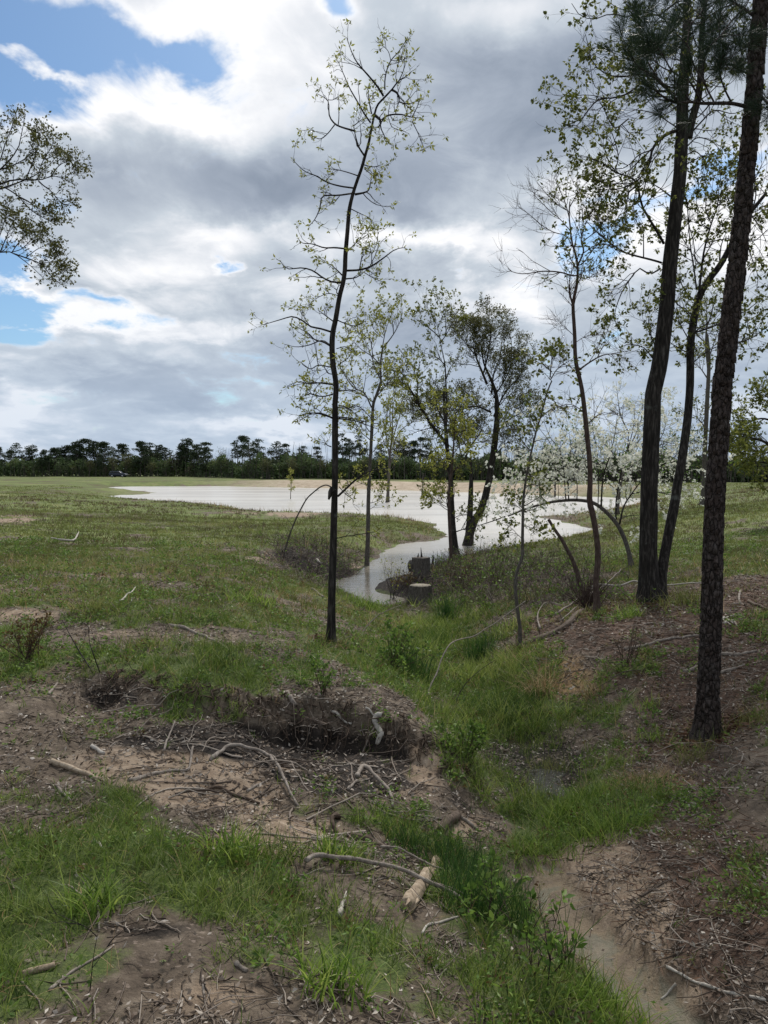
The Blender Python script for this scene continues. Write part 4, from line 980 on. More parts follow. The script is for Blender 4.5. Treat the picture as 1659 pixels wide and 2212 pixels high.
# --- the big double oak ------------------------------------------------------------------
t = fill_tree('double_oak_tree', 'large dark oak with two stems from one foot, the right stem leaning behind the pine', 'tree', (1397, 1296), 91,
    [(V0, cat((R3, [(905,1395),(898,1280),(893,1150),(895,1000),(900,800),(903,650),(908,500),(915,350),(922,200),(930,60)]), (R5, [(880,2130),(902,1950),(925,1750),(940,1560),(955,1400),(970,1270),(985,1130),(1000,1000),(1005,870),(1012,750),(1010,650),(1018,500),(1028,300),(1040,120),(1042,-60)])),
       [40,38,36.5,36.5,36,35.5,35,34,33,32,31,30,29,28,27,26,24,22,19,17,15], 'bark_dark', 0, 'trunk'),
     (V0, cat((R3, [(962,1375),(975,1270),(990,1150),(1010,1050),(1035,920),(1060,800),(1085,650),(1110,500),(1132,350),(1150,200),(1160,60)]), (R5, [(1060,2130),(1058,2050),(1062,1980),(1080,1860),(1112,1720),(1170,1620),(1225,1550),(1260,1490),(1310,1390),(1370,1290),(1420,1220),(1500,1120)])),
       [27,22,21,21,20,19,18,17,17,16,16,15,13,11,9,7], 'bark_dark', 1.0, 'trunk'),
     (R5, [(1040,800),(1070,690),(1105,560),(1120,400),(1125,200),(1145,0)], [16,15,14,12,10,9], 'bark_dark', -.2, 'limb', 1)],
    [(R5, p, w, d) for p, w, d in [
     ([(975,760),(930,775),(880,810),(838,870),(825,940),(800,1000),(755,1045),(740,1085)],8,-.6),([(740,1085),(700,1120),(690,1180),(670,1240)],4,-.7),([(905,1415),(870,1350),(820,1270),(780,1200),(760,1120),(750,1060),(700,1025),(620,1000),(560,950),(480,920),(420,900)],6,-.8),
     ([(890,1525),(840,1510),(760,1490),(690,1470),(620,1430),(540,1370),(480,1310),(450,1280)],5,-1),([(885,1560),(830,1590),(800,1580),(760,1560),(710,1620),(660,1700),(630,1780),(610,1850),(560,1880),(520,1915)],3.5,.4),
     ([(965,545),(900,500),(840,445),(760,435),(680,445),(600,440),(540,410),(490,360),(470,280),(450,200)],5,-1),([(1010,105),(960,120),(910,180),(880,240),(840,300),(760,370),(740,440)],6,-1.2),([(740,510),(680,550),(600,570),(540,570),(500,600),(450,660),(400,730),(310,715)],4,-.6),
     ([(935,530),(860,525),(780,490),(740,510)],5,.5),([(990,0),(930,50),(860,95),(780,60),(700,100),(600,80),(500,110),(420,90),(370,20)],4,-1),([(700,690),(620,740),(560,640),(520,560)],3,-.7),([(838,870),(760,900),(700,960),(640,980),(560,960)],3,.3),
     ([(755,1045),(700,1080),(620,1100),(540,1100),(480,1090)],3,-.9),([(620,1000),(640,900),(600,760),(570,680)],2.4,-.5),([(745,1090),(720,1200),(650,1250),(600,1330)],2.4,.6),([(980,740),(920,700),(860,660),(760,640),(680,640)],3,1),
     ([(1040,850),(1100,800),(1180,820),(1240,880)],3,.6),([(1035,900),(1090,880),(1150,940),(1170,1000)],2.6,.4),([(1010,1100),(1040,1180),(1050,1300),(1080,1420),(1090,1540)],3,.5),([(1040,800),(1130,700),(1200,640),(1300,660),(1370,640)],4,.3),
     ([(1110,1700),(1120,1600),(1140,1450),(1180,1300),(1215,1200),(1225,1100),(1240,1000)],5.5,1.2),([(1095,1680),(1080,1560),(1060,1430),(1050,1300),(1060,1200)],3.6,.7),([(1215,1200),(1260,1160),(1310,1150)],3,1),([(1180,1300),(1150,1220),(1150,1100)],2.4,1),
     ([(1420,1220),(1440,1120),(1420,1000),(1440,900)],3,.6),([(1400,1240),(1450,1300),(1500,1400)],3,1),([(1330,1380),(1420,1400),(1480,1360),(1510,1330)],3,.8),([(1370,1290),(1400,1450),(1450,1600),(1440,1700)],2.5,.8),
     ([(1060,1990),(1010,1900),(980,1830),(960,1760)],2.5,.6),([(1062,2060),(990,2020),(940,1990)],2.4,.5),([(1065,1950),(1120,1900),(1180,1880),(1240,1900)],2.6,-.3),([(1060,2120),(1130,2060),(1200,2020),(1290,1990)],2.6,.5),([(1330,1990),(1420,1960),(1500,1900)],3,.4),
     ([(840,2080),(790,2020),(720,2000),(660,2010)],2.5,.3),([(850,2000),(820,1920),(815,1840)],2,.3),([(1120,300),(1200,240),(1290,260),(1350,200)],3.5,-.3),([(1125,200),(1220,130),(1300,60),(1380,30)],3.5,.6),([(1030,300),(960,260),(900,300)],3,.8),([(1040,100),(980,40),(940,-20)],3,.8)]],
    None, None, None, sides=20)
t.limbs = [((q[7:], r[7:]) if i < 2 else (q, r)) for i, (q, r) in enumerate(t.limbs)]
t.limbs = [resamp(q, r, 14) for q, r in t.limbs]
A, Rr = t.arr()
hiA, hiR = A[2:], Rr[2:]
lv = shoots(hiA, hiR, [(11, (.4, 1.25), (30, 75), .2, .03, (.15, 1)), (5, (.15, .5), (25, 65), .2, .03, (.3, 1))], t.rng, t.wood)
sel = t.rng.random(len(lv[2][0])) < .62
clusters(t.fol, lv[2][0][sel], 10, .055, .62, t.rng, .3, .92); clusters(t.fol, lv[1][0], 9, .055, .62, t.rng, .3, .95)
lv = shoots(A[:2], Rr[:2], [(16, (.4, 1.1), (40, 80), .17, .03, (.1, 1)), (4, (.15, .5), (25, 65), .2, .03, (.3, 1))], t.rng, t.wood)
clusters(t.fol, lv[2][0], 7, .06, .5, t.rng, .3, .5)
t.done('bark_dark', 'leaf_oak')

# --- big pine in the right foreground --------------------------------------------------------
b0 = cast(1527, 1592)[0]; Y = b0[1]
t = Tree('loblolly_pine', 'tall pine with plated grey-brown bark in the right foreground, needles only at the top', 'tree', b0, 101)
pv = np.concatenate([[(1526,1592),(1529,1520),(1532,1440)], R3([(1300,1420),(1305,1200),(1310,1000),(1318,800),(1330,600),(1345,400),(1358,200),(1370,0)]), R5([(1265,2100),(1285,1900),(1310,1700),(1335,1500),(1360,1250),(1385,1000),(1408,750),(1430,500),(1450,250),(1470,0),(1480,-150)])])
w = [54, 50, 48, 48, 46, 44, 43.5, 43, 43, 42, 41, 41, 39, 38, 36.5, 36, 34, 33, 31]
w = [a_ * .86 for a_ in w]
P = PY(pv[:, 0], pv[:, 1], Y); P[0] = b0
t.trunk(P, pxr(np.array(w, float), Y), 48, 300, 'bark_pine', .055)
# flaking bark plates give the stem its broken edge
q, r = catmull(P, 160), np.interp(np.linspace(0, 1, 160), np.linspace(0, 1, len(w)), pxr(np.array(w, float), Y))
mb = MB(); rg = t.rng; N = 1500
ii = rg.integers(2, 158, N); th = rg.random(N) * 2 * pi; nr = np.stack([np.cos(th), np.sin(th), 0 * th], 1); tg = np.stack([-np.sin(th), np.cos(th), 0 * th], 1)
hh = rg.uniform(.02, .055, N)[:, None]; ww = rg.uniform(.012, .028, N)[:, None]
fl_ = 1 + .4 * np.exp(-(q[ii, 2] - q[0, 2]) / .2)
c = q[ii] - t.base + nr * (r[ii] * fl_ * 1.0)[:, None]; o_ = nr * rg.uniform(.004, .011, N)[:, None]; zv = np.array([0, 0, 1.])
j = lambda: rg.uniform(.7, 1.2, (N, 1))
outer = [c + o_ - tg * ww * j() - zv * hh * j(), c + o_ + tg * ww * j() - zv * hh * j() * .9, c + o_ * .8 + tg * ww * j() + zv * hh * j(), c + o_ * .8 - tg * ww * j() + zv * hh * j() * .9]
inner = [a - o_ * 2.2 for a in outer]
VV = np.stack(outer + inner, 1); b8 = np.arange(N)[:, None] * 8
QQ = np.concatenate([b8 + f for f in ([0, 1, 2, 3], [4, 5, 1, 0], [5, 6, 2, 1], [6, 7, 3, 2], [7, 4, 0, 3])])
mb.add(VV.reshape(-1, 3), None, QQ); mb.build('bark_plates', M['bark_pine'], t.root)
for pts, w_, dy in [([(1385,620),(1300,600),(1200,600),(1120,600),(1060,590),(980,600),(900,560),(820,500)],9,-.6),([(1060,590),(1000,520),(920,500),(860,440),(790,400)],4,.2),([(980,600),(930,520),(840,440),(760,390),(720,330)],4,-.6),([(1200,600),(1150,500),(1130,400),(1150,280)],4,.5),
        ([(1300,600),(1260,520),(1230,420),(1250,320)],4,-.5),([(1120,600),(1060,480),(960,420),(900,320),(850,250)],4,-.9),([(1150,500),(1080,380),(1040,260),(960,180),(900,100)],4,.6),([(860,440),(800,330),(780,220),(760,130),(760,60)],3,0),
        ([(1425,90),(1370,50),(1320,20),(1270,-10)],8,.3),([(1440,400),(1380,420),(1330,400),(1310,360)],4,.4),([(1470,560),(1510,600),(1560,640)],7,-.3),([(1350,1150-760),(1390,330),(1400,250)],3,.3),([(1370,50),(1300,120),(1240,200),(1180,260)],4,-.6),([(1040,260),(1060,150),(1130,60),(1160,-20)],3,.4),([(960,420),(880,380),(800,290),(740,220)],3,.8),
        ([(1320,20),(1220,60),(1130,130),(1060,200)],4,.3)]:
    t.limb(trace(R5, pts, Y, dy), pxr(w_, Y), .005, 6)
A, Rr = t.arr()
lv = shoots(A, Rr, [(8, (.2, .5), (30, 70), .15, .09, (.35, 1))], t.rng, t.wood)
tips = np.concatenate([lv[1][0][:, -1], A[:, -1], A[:, 10]]); dd = nrm(np.concatenate([lv[1][0][:, -1] - lv[1][0][:, -2], A[:, -1] - A[:, -2], A[:, 10] - A[:, 9]]))
n = 110; idx = np.repeat(np.arange(len(tips)), n); D = nrm(dd[idx] * .9 + t.rng.normal(size=(len(idx), 3)) * .62 + [0, 0, .1])
Pn = tips[idx] - dd[idx] * (t.rng.random(len(idx)) * .10)[:, None]
L = t.rng.uniform(.10, .19, len(idx))
t.fol.leaves(Pn, D, L, .0032, t.rng, None, .02)
t.done('bark_pine', 'needle', 'branches', 'needles')

# --- slim tree behind the pine ------------------------------------------------------------------
t = fill_tree('slim_background_oak', 'slim straight tree seen between the double oak and the pine, on the grassy rise', 'tree', (1522, 1090), 111,
    [(R3, [(1245,760),(1252,600),(1258,400),(1265,250),(1272,100),(1278,0),(1282,-150),(1270,-300)], [11,10,9.5,9,9,8,7,5], 'bark_grey', 0, 'trunk')],
    [(R5, [(1165,2150),(1150,2000),(1155,1850),(1150,1700)], 6, 0), (R5, [(1160,2100),(1200,1980),(1230,1880)], 3, 1), (R5, [(1155,2000),(1090,1930),(1060,1850)], 3, -1), (R5, [(1160,2200),(1110,2130),(1060,2100)], 3, 1), (R5, [(1155,1900),(1190,1780),(1180,1680)], 3, -1), (R3, [(1262,300),(1200,230),(1130,200)], 3, 1), (R3, [(1265,200),(1320,120),(1380,80)], 3, 1), (R3, [(1258,420),(1190,380),(1120,400)], 2.5, -1), (R3, [(1255,520),(1200,470),(1180,400)], 2.5, -1)], None, None, None)
A, Rr = t.arr()
lv = shoots(A, Rr, [(10, (.8, 2.2), (25, 65), .15, .06, (.3, 1)), (5, (.3, 1.0), (25, 60), .2, .05, (.3, 1))], t.rng, t.wood)
clusters(t.fol, lv[2][0], 7, .13, .6, t.rng, .1, .3)
t.done('bark_grey', 'leaf_oak')

# --- oak reaching in from the right edge, and the tree at the left edge -----------------------------
b0 = np.array([15.0, 24.0, float(hbase(15., 24.))])
t = Tree('wide_oak_tree', 'leafy oak reaching in from the right edge behind the pine', 'tree', b0, 121)
t.trunk([b0, b0 + [.1, 0, 2], b0 + [.1, .2, 4.5], b0 + [-.2, 0, 7]], [.26, .22, .18, .08], 14, 40, 'bark_dark')
for pts, w_, dy in [([(1800,540),(1700,440),(1620,380),(1540,370),(1480,400),(1430,430)],9,-1),([(1800,300),(1700,260),(1620,240),(1540,260),(1480,320)],7,1),([(1800,160),(1720,130),(1650,100),(1600,90)],6,0),([(1800,600),(1700,540),(1620,520),(1560,530)],7,0),([(1700,440),(1640,460),(1560,440),(1500,450)],4,1)]:
    t.limb(trace(R3, pts, 24., dy), pxr(w_, 24.), .008, 6)
A, Rr = t.arr()
lv = shoots(A, Rr, [(12, (.5, 1.3), (25, 70), .15, .03, (.3, 1)), (7, (.2, .6), (25, 60), .2, .03, (.2, 1))], t.rng, t.wood)
clusters(t.fol, lv[2][0], 9, .10, .55, t.rng, .1, .3); clusters(t.fol, lv[1][0], 6, .10, .55, t.rng, .1, .3)
t.done('bark_dark', 'leaf_oak_light')

YL = 20.0
b0 = np.array([-14.5, YL, float(hbase(-14.5, YL))])
t = Tree('maple_tree', 'tree reaching in from the left edge with small olive leaves on drooping limbs', 'tree', b0, 131)
t.trunk([b0, b0 + [.2, 0, 3], b0 + [.5, .2, 6], b0 + [.4, 0, 9], b0 + [.8, 0, 11]], [.24, .2, .17, .12, .05], 14, 50, 'bark_dark')
for pts, w_, dy in [([(-700,1300),(-400,1050),(0,900),(150,850),(300,855),(450,850),(560,805),(700,840),(800,900)],9,-.5),([(-400,1050),(-100,975),(0,950),(120,910),(280,850),(420,780),(520,700),(600,620)],8,1),([(0,925),(50,935),(130,980),(200,1030),(300,1080),(400,1150),(500,1200),(650,1230)],5,.6),([(200,1030),(270,1110),(350,1190),(450,1250),(550,1300),(690,1290)],4,.6),
        ([(420,870),(480,920),(550,970),(620,1050),(700,1120),(870,1120)],4,-.6),([(-600,1800),(-300,1680),(0,1640),(130,1640),(220,1700),(300,1760),(380,1830),(480,1930)],7,.5),([(150,1655),(280,1700),(430,1760),(500,1830),(560,1900),(620,1960),(700,2010)],5,-.5),([(-500,1250),(-200,900),(0,740),(100,640),(200,500),(240,320),(280,130)],8,-.8),
        ([(-100,820),(0,640),(60,450),(120,300),(160,150)],5,.8),([(280,850),(340,700),(400,540),(440,380),(460,260)],4,.8),([(420,780),(480,620),(560,500),(580,400)],3.6,-.8),([(560,805),(640,700),(760,640),(850,660)],3.4,.8),([(0,740),(150,690),(300,600),(420,460)],5,.5),([(700,840),(800,760),(850,700)],2.4,.3),
        ([(130,1640),(200,1540),(300,1440),(430,1400)],3.4,.6),([(0,1640),(60,1500),(120,1350),(170,1250)],4,-.5),([(-100,1650),(0,1450),(60,1250),(90,1130),(160,1060)],4,.5),([(280,1700),(400,1610),(500,1560),(570,1500)],3,.4),([(430,1760),(560,1740),(650,1660)],3,.3),([(130,1640),(240,1600),(350,1500),(440,1430)],3,-.6),([(560,1900),(650,1880),(740,1830)],2.5,.3)]:
    t.limb(trace(RL, pts, YL, dy), pxr(w_ * .62, YL), .005, 6)
A, Rr = t.arr()
lv = shoots(A, Rr, [(13, (.2, .6), (25, 65), .15, .09, (.3, .97)), (5, (.1, .3), (25, 60), .2, .06, (.2, 1))], t.rng, t.wood)
clusters(t.fol, lv[2][0], 4, .068, .6, t.rng, .2, .6); clusters(t.fol, lv[1][0], 4, .068, .6, t.rng, .2, .7)
t.done('bark_dark', 'leaf_olive')

# ------------------------------------------------------------------ far tree line
def far_pine(seed, dense=False):
    rg = np.random.default_rng(seed); w = MB(); f = MB(); H = 12.
    P = np.stack([np.cumsum(rg.normal(0, .06, 14)), np.cumsum(rg.normal(0, .06, 14)), np.linspace(0, H, 14)], 1)
    w.tube(P, np.linspace(.19, .04, 14), 7)
    n = rg.integers(17, 24) + (26 if dense else 0); zc = H * (1 - (.80 if dense else .45) * rg.random(n) ** 1.0); zc[0] = H
    a = rg.random(n) * 2 * pi; rr = (.35 + 1.35 * np.sin(pi * np.clip((H - zc) / (H * (1.1 if dense else .55)), 0, 1)) ** .7) * rg.uniform(.55, 1.15, n)
    C = np.stack([np.interp(zc, P[:, 2], P[:, 0]) + rr * np.cos(a), np.interp(zc, P[:, 2], P[:, 1]) + rr * np.sin(a), zc + .25], 1)
    root = np.stack([np.interp(zc, P[:, 2], P[:, 0]), np.interp(zc, P[:, 2], P[:, 1]), zc - .45], 1)
    T = root[:, None] + (C - root)[:, None] * np.linspace(0, 1, 4)[None, :, None]
    w.tubes(T, np.full((n, 4), .04) * np.linspace(1, .5, 4), 4)
    k = 75; idx = np.repeat(np.arange(n), k); s = rg.uniform(.55, 1.15, n)[idx]
    o = rg.normal(size=(n * k, 3)); o = o / np.linalg.norm(o, axis=1, keepdims=True) * (rg.random((n * k, 1)) ** .5)
    Q = C[idx] + o * np.stack([s, s, s * .5], 1)
    f.leaves(Q, nrm(o + [0, 0, .4]), rg.uniform(.25, .5, n * k), .22, rg)
    return w, f
def far_decid(seed, H=9., dens=1.0):
    rg = np.random.default_rng(seed); w = MB(); f = MB()
    P = np.stack([np.cumsum(rg.normal(0, .1, 8)), np.cumsum(rg.normal(0, .1, 8)), np.linspace(0, H * .7, 8)], 1)
    w.tube(P, np.linspace(.16, .05, 8), 6)
    q, r = resamp(P, [.16, .05], 10)
    A, Rr = q[None], r[None]
    P1, D1, r1, t1 = kids(A, Rr, 16, (.3, 1), (20, 60), rg); c1 = grow(P1, D1, H * .38 * (1.2 - .5 * t1), 6, .12, .1, rg); rr = r1[:, None] * np.linspace(.5, .15, 6); w.tubes(c1, rr, 4)
    P2, D2, r2, t2 = kids(c1, rr, 9, (.25, 1), (20, 65), rg); c2 = grow(P2, D2, H * .14, 4, .15, .08, rg); w.tubes(c2, r2[:, None] * np.linspace(.5, .2, 4), 3)
    clusters(f, c2, int(9 * dens), .26, .7, rg, .1, .1)
    return w, f
rg = np.random.default_rng(77)
def proto(fn, *a):
    w, f = fn(*a); o1 = w.build('trunk', None); o2 = f.build('crown', None)
    d = (o1.data, o2.data); bpy.data.objects.remove(o1); bpy.data.objects.remove(o2); return d
PINES = [proto(far_pine, 200 + i) for i in range(6)]; DPINES = [proto(far_pine, 240 + i, True) for i in range(5)]
for a, c in PINES + DPINES: a.materials.append(M['bark_grey']); c.materials.append(M['needle_far'])
DEC = []
for i, (mt, dn) in enumerate([('leaf_dark', 1), ('leaf_far_green', 1), ('leaf_far_yellow', .8), ('leaf_far_brown', .6), ('leaf_far_yellow', .35)]):
    d = proto(far_decid, 300 + i, 9., dn); d[0].materials.append(M['bark_grey']); d[1].materials.append(M[mt]); DEC.append(d)
def put_tree(data, name, x, y, s, sz, label, cat, group, z=None):
    z = float(hbase(x, y)) if z is None else z
    e = empty(name, (x, y, z - .1), label, cat, group)
    e.rotation_euler = (0, 0, rg.random() * 6.28); e.scale = (s, s, sz)
    for nm, me in zip(('trunk', 'crown'), data):
        o = bpy.data.objects.new(nm, me); COL.objects.link(o); o.parent = e
    return e
def far_y(u):           # how far away the wood stands, by direction
    return float(np.interp(u, [-600, 0, 400, 490, 560, 700, 1000, 1350, 1500, 1700, 2300], [235, 232, 225, 196, 168, 157, 143, 128, 122, 120, 118]))
def at_far(u, vtop, back=0.):
    y = far_y(u) + back; x = (u - CX) / F_ * y * 1.0
    z = float(hbase(x, y)) if y < 260 else .9
    H = (1012 - vtop) / F_ * y + EYE - z
    return x, y, z, H
TOPS = [(0,968),(38,960),(75,965),(25,975),(60,975),(100,974),(118,970),(150,965),(165,957),(185,952),(205,957),(225,958),(245,970),(265,962),(140,968),(210,964),(173,962),
        (305,957),(325,960),(345,964),(312,966),(358,970),(405,951),(398,960),(438,959),(425,963),(445,968)]
PTOP = [(523,946,1),(538,950,1),(558,952,1),(513,955,1),(600,957,1.2),(612,962,1),(655,966,1),(687,968,1),(740,941,1),(775,945,1),(755,952,.9),(905,949,1),(895,956,1),(862,954,1.1),(870,958,1),(920,962,.9),(885,960,1),(825,962,1.),
        (935,1000,.8),(1240,960,1),(1180,965,1),(1200,972,1),(1310,975,1),(1120,968,1),(1590,1000,1),(1605,996,1),(1560,1000,1),(1640,1000,1)]
ORD = 'first second third fourth fifth sixth seventh eighth ninth tenth eleventh twelfth thirteenth fourteenth fifteenth sixteenth seventeenth eighteenth nineteenth twentieth'.split()
ORD += ['twenty-' + w for w in ORD[:9]] + ['thirtieth']
for i, (u, vt) in enumerate(sorted(TOPS)):
    x, y, z, H = at_far(u, vt, rg.uniform(-3, 9))
    put_tree(DPINES[rg.integers(5)] if rg.random() < .75 else PINES[rg.integers(6)], 'pine_tree', x, y, H / 12 * rg.uniform(1.3, 1.7), H / 12, ORD[i] + ' dark pine from the left edge in the close wood behind the field', 'tree', 'pines of the left wood', z)
cnt = {}
for u, vt, s in sorted(PTOP):
    x, y, z, H = at_far(u, vt, rg.uniform(4, 12))
    g1 = 560 > u > 500
    grp = 'pines of the left trio' if g1 else ('pines beyond the dam' if u < 1400 else 'pines beyond the rise')
    cnt[grp] = cnt.get(grp, 0) + 1; w = ORD[cnt[grp] - 1]
    lab = w + ' open-crowned pine of the tall group left of the crooked bare tree' if g1 else (w + ' pine from the left rising above the thicket beyond the sandy dam' if u < 1400 else w + ' small distant pine beyond the grassy rise, right edge')
    put_tree(PINES[rg.integers(6)], 'pine_tree', x, y, H / 12 * 1.15 * s, H / 12, lab, 'tree', grp, z)
BL = [(275,975,2),(245,982,2),(385,975,3),(372,980,3),(480,962,4),(20,995,1),(90,990,1),(130,995,1),(195,990,2),(330,995,2),(360,998,1),(420,992,2),(460,996,1),(300,1000,1),(55,1003,2),(160,1003,2),(230,1004,3),(410,1004,3),(495,985,2),(575,985,2),(630,985,2),(480,988,1),(820,975,1),(700,985,2),(660,990,1),(720,992,1),(850,985,2),(585,996,1),(540,990,1),
                 (960,985,0),(1090,980,0),(1150,985,0),(1220,975,0),(1270,985,0),(1330,990,0),(1600,1005,1),(1650,1000,1),(1630,1010,0),(1580,1012,1),(1380,985,0),(1450,990,1),(1040,985,0),(610,992,1),(645,1000,2),(760,992,1),(790,985,2),(880,990,1),(1000,990,1)]
for u, vt, k in sorted(BL):
    x, y, z, H = at_far(u, vt, rg.uniform(-6, 1))
    w = ('dark-leaved', 'fresh green', 'pale yellow-green', 'brownish budding', 'nearly bare pale')[k]
    side = 'left of the tall bare tree' if u < 700 else ('beyond the dam' if u < 1500 else 'beyond the grassy rise')
    key = w + side; cnt[key] = cnt.get(key, 0) + 1
    nm = '%s broadleaf tree in the wood %s' % (w, side)
    put_tree(DEC[k], 'broadleaf_tree', x, y, H / 9 * (1.25 if k != 4 else .8), H / 9 * .95, ORD[cnt[key] - 1] + ' ' + nm + ', from the left' * (u >= 700), 'tree', nm.replace(' tree in', ' trees in'), z)
# thicket at the foot of the wood: one uncountable mass
def thicket():
    mb = MB(); st = MB(); r = np.random.default_rng(5)
    n = 90000; u = r.uniform(-350, 1950, n); y = np.array([far_y(a) for a in u]) + r.uniform(-3, 12, n); x = (u - CX) / F_ * y
    z0 = hbase(x, y); top = np.interp(u, [-300, 0, 300, 480, 700, 1000, 1500, 1540, 1900], [5.0, 5.0, 5.2, 4.6, 4.0, 3.8, 3.8, 3.3, 3.3]) * (.5 + .75 * np.clip(fbm(u * .022, y * .05, 3) + .5, 0, 1.2))
    z = z0 + top * r.random(n) ** .75
    P = np.stack([x, y, z], 1)
    D = nrm(r.normal(size=(n, 3)) + [0, 0, .3]); mb.leaves(P, D, r.uniform(.45, 1.1, n), .45, r, np.clip(.45 + .5 * fbm(u * .03, z * .3, 3) + r.normal(0, .16, n), 0, 1))
    n = 1500; u = r.uniform(-350, 1950, n); y = np.array([far_y(a) for a in u]) + r.uniform(-6, 6, n); x = (u - CX) / F_ * y
    P0 = np.stack([x, y, hbase(x, y)], 1); pth = grow(P0, np.array([[0, 0, 1.]]) + r.normal(0, .05, (n, 3)), r.uniform(3, 8, n), 5, .06, 0, r)
    st.tubes(pth, np.ones((n, 1)) * .06 * np.linspace(1, .3, 5), 3)
    o = mb.build('undergrowth', M['thicket']); tag(o, 'dark green undergrowth along the foot of the far wood', 'undergrowth', None, 'stuff')
    o = st.build('thin_stems', M['bark_grey']); tag(o, 'thin pale stems crowded in the far undergrowth', 'stems', None, 'stuff')
thicket()

# ------------------------------------------------------------------ small trees in the pond
def pond_shrub(u, v, H_px, label, cat, seed, lm, leafy, nst=1, name='pond_sapling', wpx=2.):
    b0 = PZ(u, v, 0.); t = Tree(name, label, cat, b0 - [0, 0, .3], seed); Y = b0[1]; H = H_px / F_ * Y
    for i in range(nst):
        q = b0 + t.rng.normal(0, .12, 3) * [1, 1, 0] * (nst > 1) - [0, 0, .3]
        P = grow(q[None], np.array([[t.rng.normal(0, .12) * (nst > 1), 0, 1.]]), H + .3, 8, .04, .03, t.rng)[0]
        t.wood.tube(P, np.linspace(pxr(wpx, Y), .01, 8), 6); t.limbs.append(resamp(P, [pxr(wpx, Y), .01], 10))
    A, Rr = t.arr()
    lv = shoots(A, Rr, [(16, (H * .08, H * .2), (50, 85), .1, .04, (.25, 1))], t.rng, t.wood)
    if leafy: clusters(t.fol, lv[1][0], leafy, .10 * Y / 60 + .05, .3, t.rng, .1, .2)
    t.done('bark_grey', lm, 'stem')
pond_shrub(628, 1078, 62, 'tiny feathery yellow-green sapling standing alone in the pond left of the bare tree', 'sapling', 401, 'leaf_spring', 26)
pond_shrub(912, 1072, 50, 'bare grey twiggy shrub standing in the pond before the dam', 'shrub', 402, 'leaf_spring', 0, 4)
pond_shrub(1051, 1128, 80, 'thin upright stick-like sapling in the water right of the leaning tree', 'sapling', 403, 'leaf_spring', 5)
pond_shrub(986, 1052, 50, 'small leafy sapling in the pond behind the dark inlet tree', 'sapling', 404, 'leaf_spring', 12)

# ------------------------------------------------------------------ stumps
def stump(name, label, uv, wpx, hpx, seed, burl=False, dark=True, taper=1.25):
    b0 = cast(*uv)[0]; Y = b0[1]; r = pxr(wpx, Y); H = hpx / F_ * Y
    e = empty(name, tuple(b0), label, 'tree stump')
    k, sd = 16, 40; z = np.linspace(-.25, H, k); th = np.linspace(0, 2 * pi, sd, endpoint=False)
    R = r * (1 + (taper - 1) * np.exp(-np.clip(z, 0, 9) / (H * .35)))[:, None] * (1 + .07 * np.sin(th * 9 + seed) + .05 * np.sin(th * 4 + 1) + .05 * np.sin(th * 17))[None]
    V = np.stack([R * np.cos(th), R * np.sin(th), z[:, None] + 0 * R], -1)
    i, j = np.meshgrid(np.arange(k - 1), np.arange(sd), indexing='ij'); j2 = (j + 1) % sd
    Q = np.stack([i * sd + j, i * sd + j2, (i + 1) * sd + j2, (i + 1) * sd + j], -1).reshape(-1, 4)
    mb = MB(); mb.add(V.reshape(-1, 3), None, Q)
    if burl:
        c = np.array([-r * 1.15, -.1 * r, H * .62]); ph = np.linspace(0, pi, 10); pts = np.stack([c + [0, 0, a] for a in np.linspace(-H * .42, H * .25, 9)])
        mb.tube(pts, r * .42 * np.array([.5, .8, .95, 1.05, 1.1, 1.1, 1.0, .8, .45]), 14)
    mb.build('bark', M['bark_grey'], e, True)
    top = MB(); rt = R[-1] * .93
    ring = lambda f, zz: np.stack([rt * f * np.cos(th), rt * f * np.sin(th), np.full(sd, zz)], 1)
    V = np.concatenate([ring(1.0, H - .004), ring(1.0, H + .008), [[0, 0, H + .012]]])
    T = [(sd + q, sd + (q + 1) % sd, 2 * sd) for q in range(sd)]; Q = [(q, (q + 1) % sd, sd + (q + 1) % sd, sd + q) for q in range(sd)]
    top.add(V, T, Q); top.build('cut_face', M['cut_wood'] if not burl else M['wood_grey'], e)
    sp = MB()
    if burl:
        sp.tube(np.array([[r * .1, 0, H], [r * .05, 0, H + .12], [-.0, 0, H + .28]]), [.035, .02, .006], 6); sp.tube(np.array([[-r * .35, 0, H], [-r * .3, 0, H + .12]]), [.03, .008], 5)
        sp.build('splinter', M['bark_dark'], e)
    return b0, r, H
stump('tree_stump', 'weathered cut stump with round burl and splinter on top, on the inlet mound', (909, 1242), 36, 38, 1, True)
stump('tree_stump', 'low sawn stump with a pale cut top, at the near end of the inlet', (908, 1300), 46, 36, 3, False, taper=1.3)
b0 = cast(934, 1232)[0]; mb = MB(); r_ = pxr(5, b0[1])
mb.tube(np.array([[0, 0, -.1], [.0, 0, .15], [.02, 0, .36], [.03, 0, .5]]), [r_ * 1.6, r_ * 1.2, r_ * .8, .01], 8)
tag(mb.build('dead_snag', M['bark_dark'], None, True), 'short pointed black snag sticking up right of the burled stump', 'dead stub'); bpy.data.objects['dead_snag'].location = b0

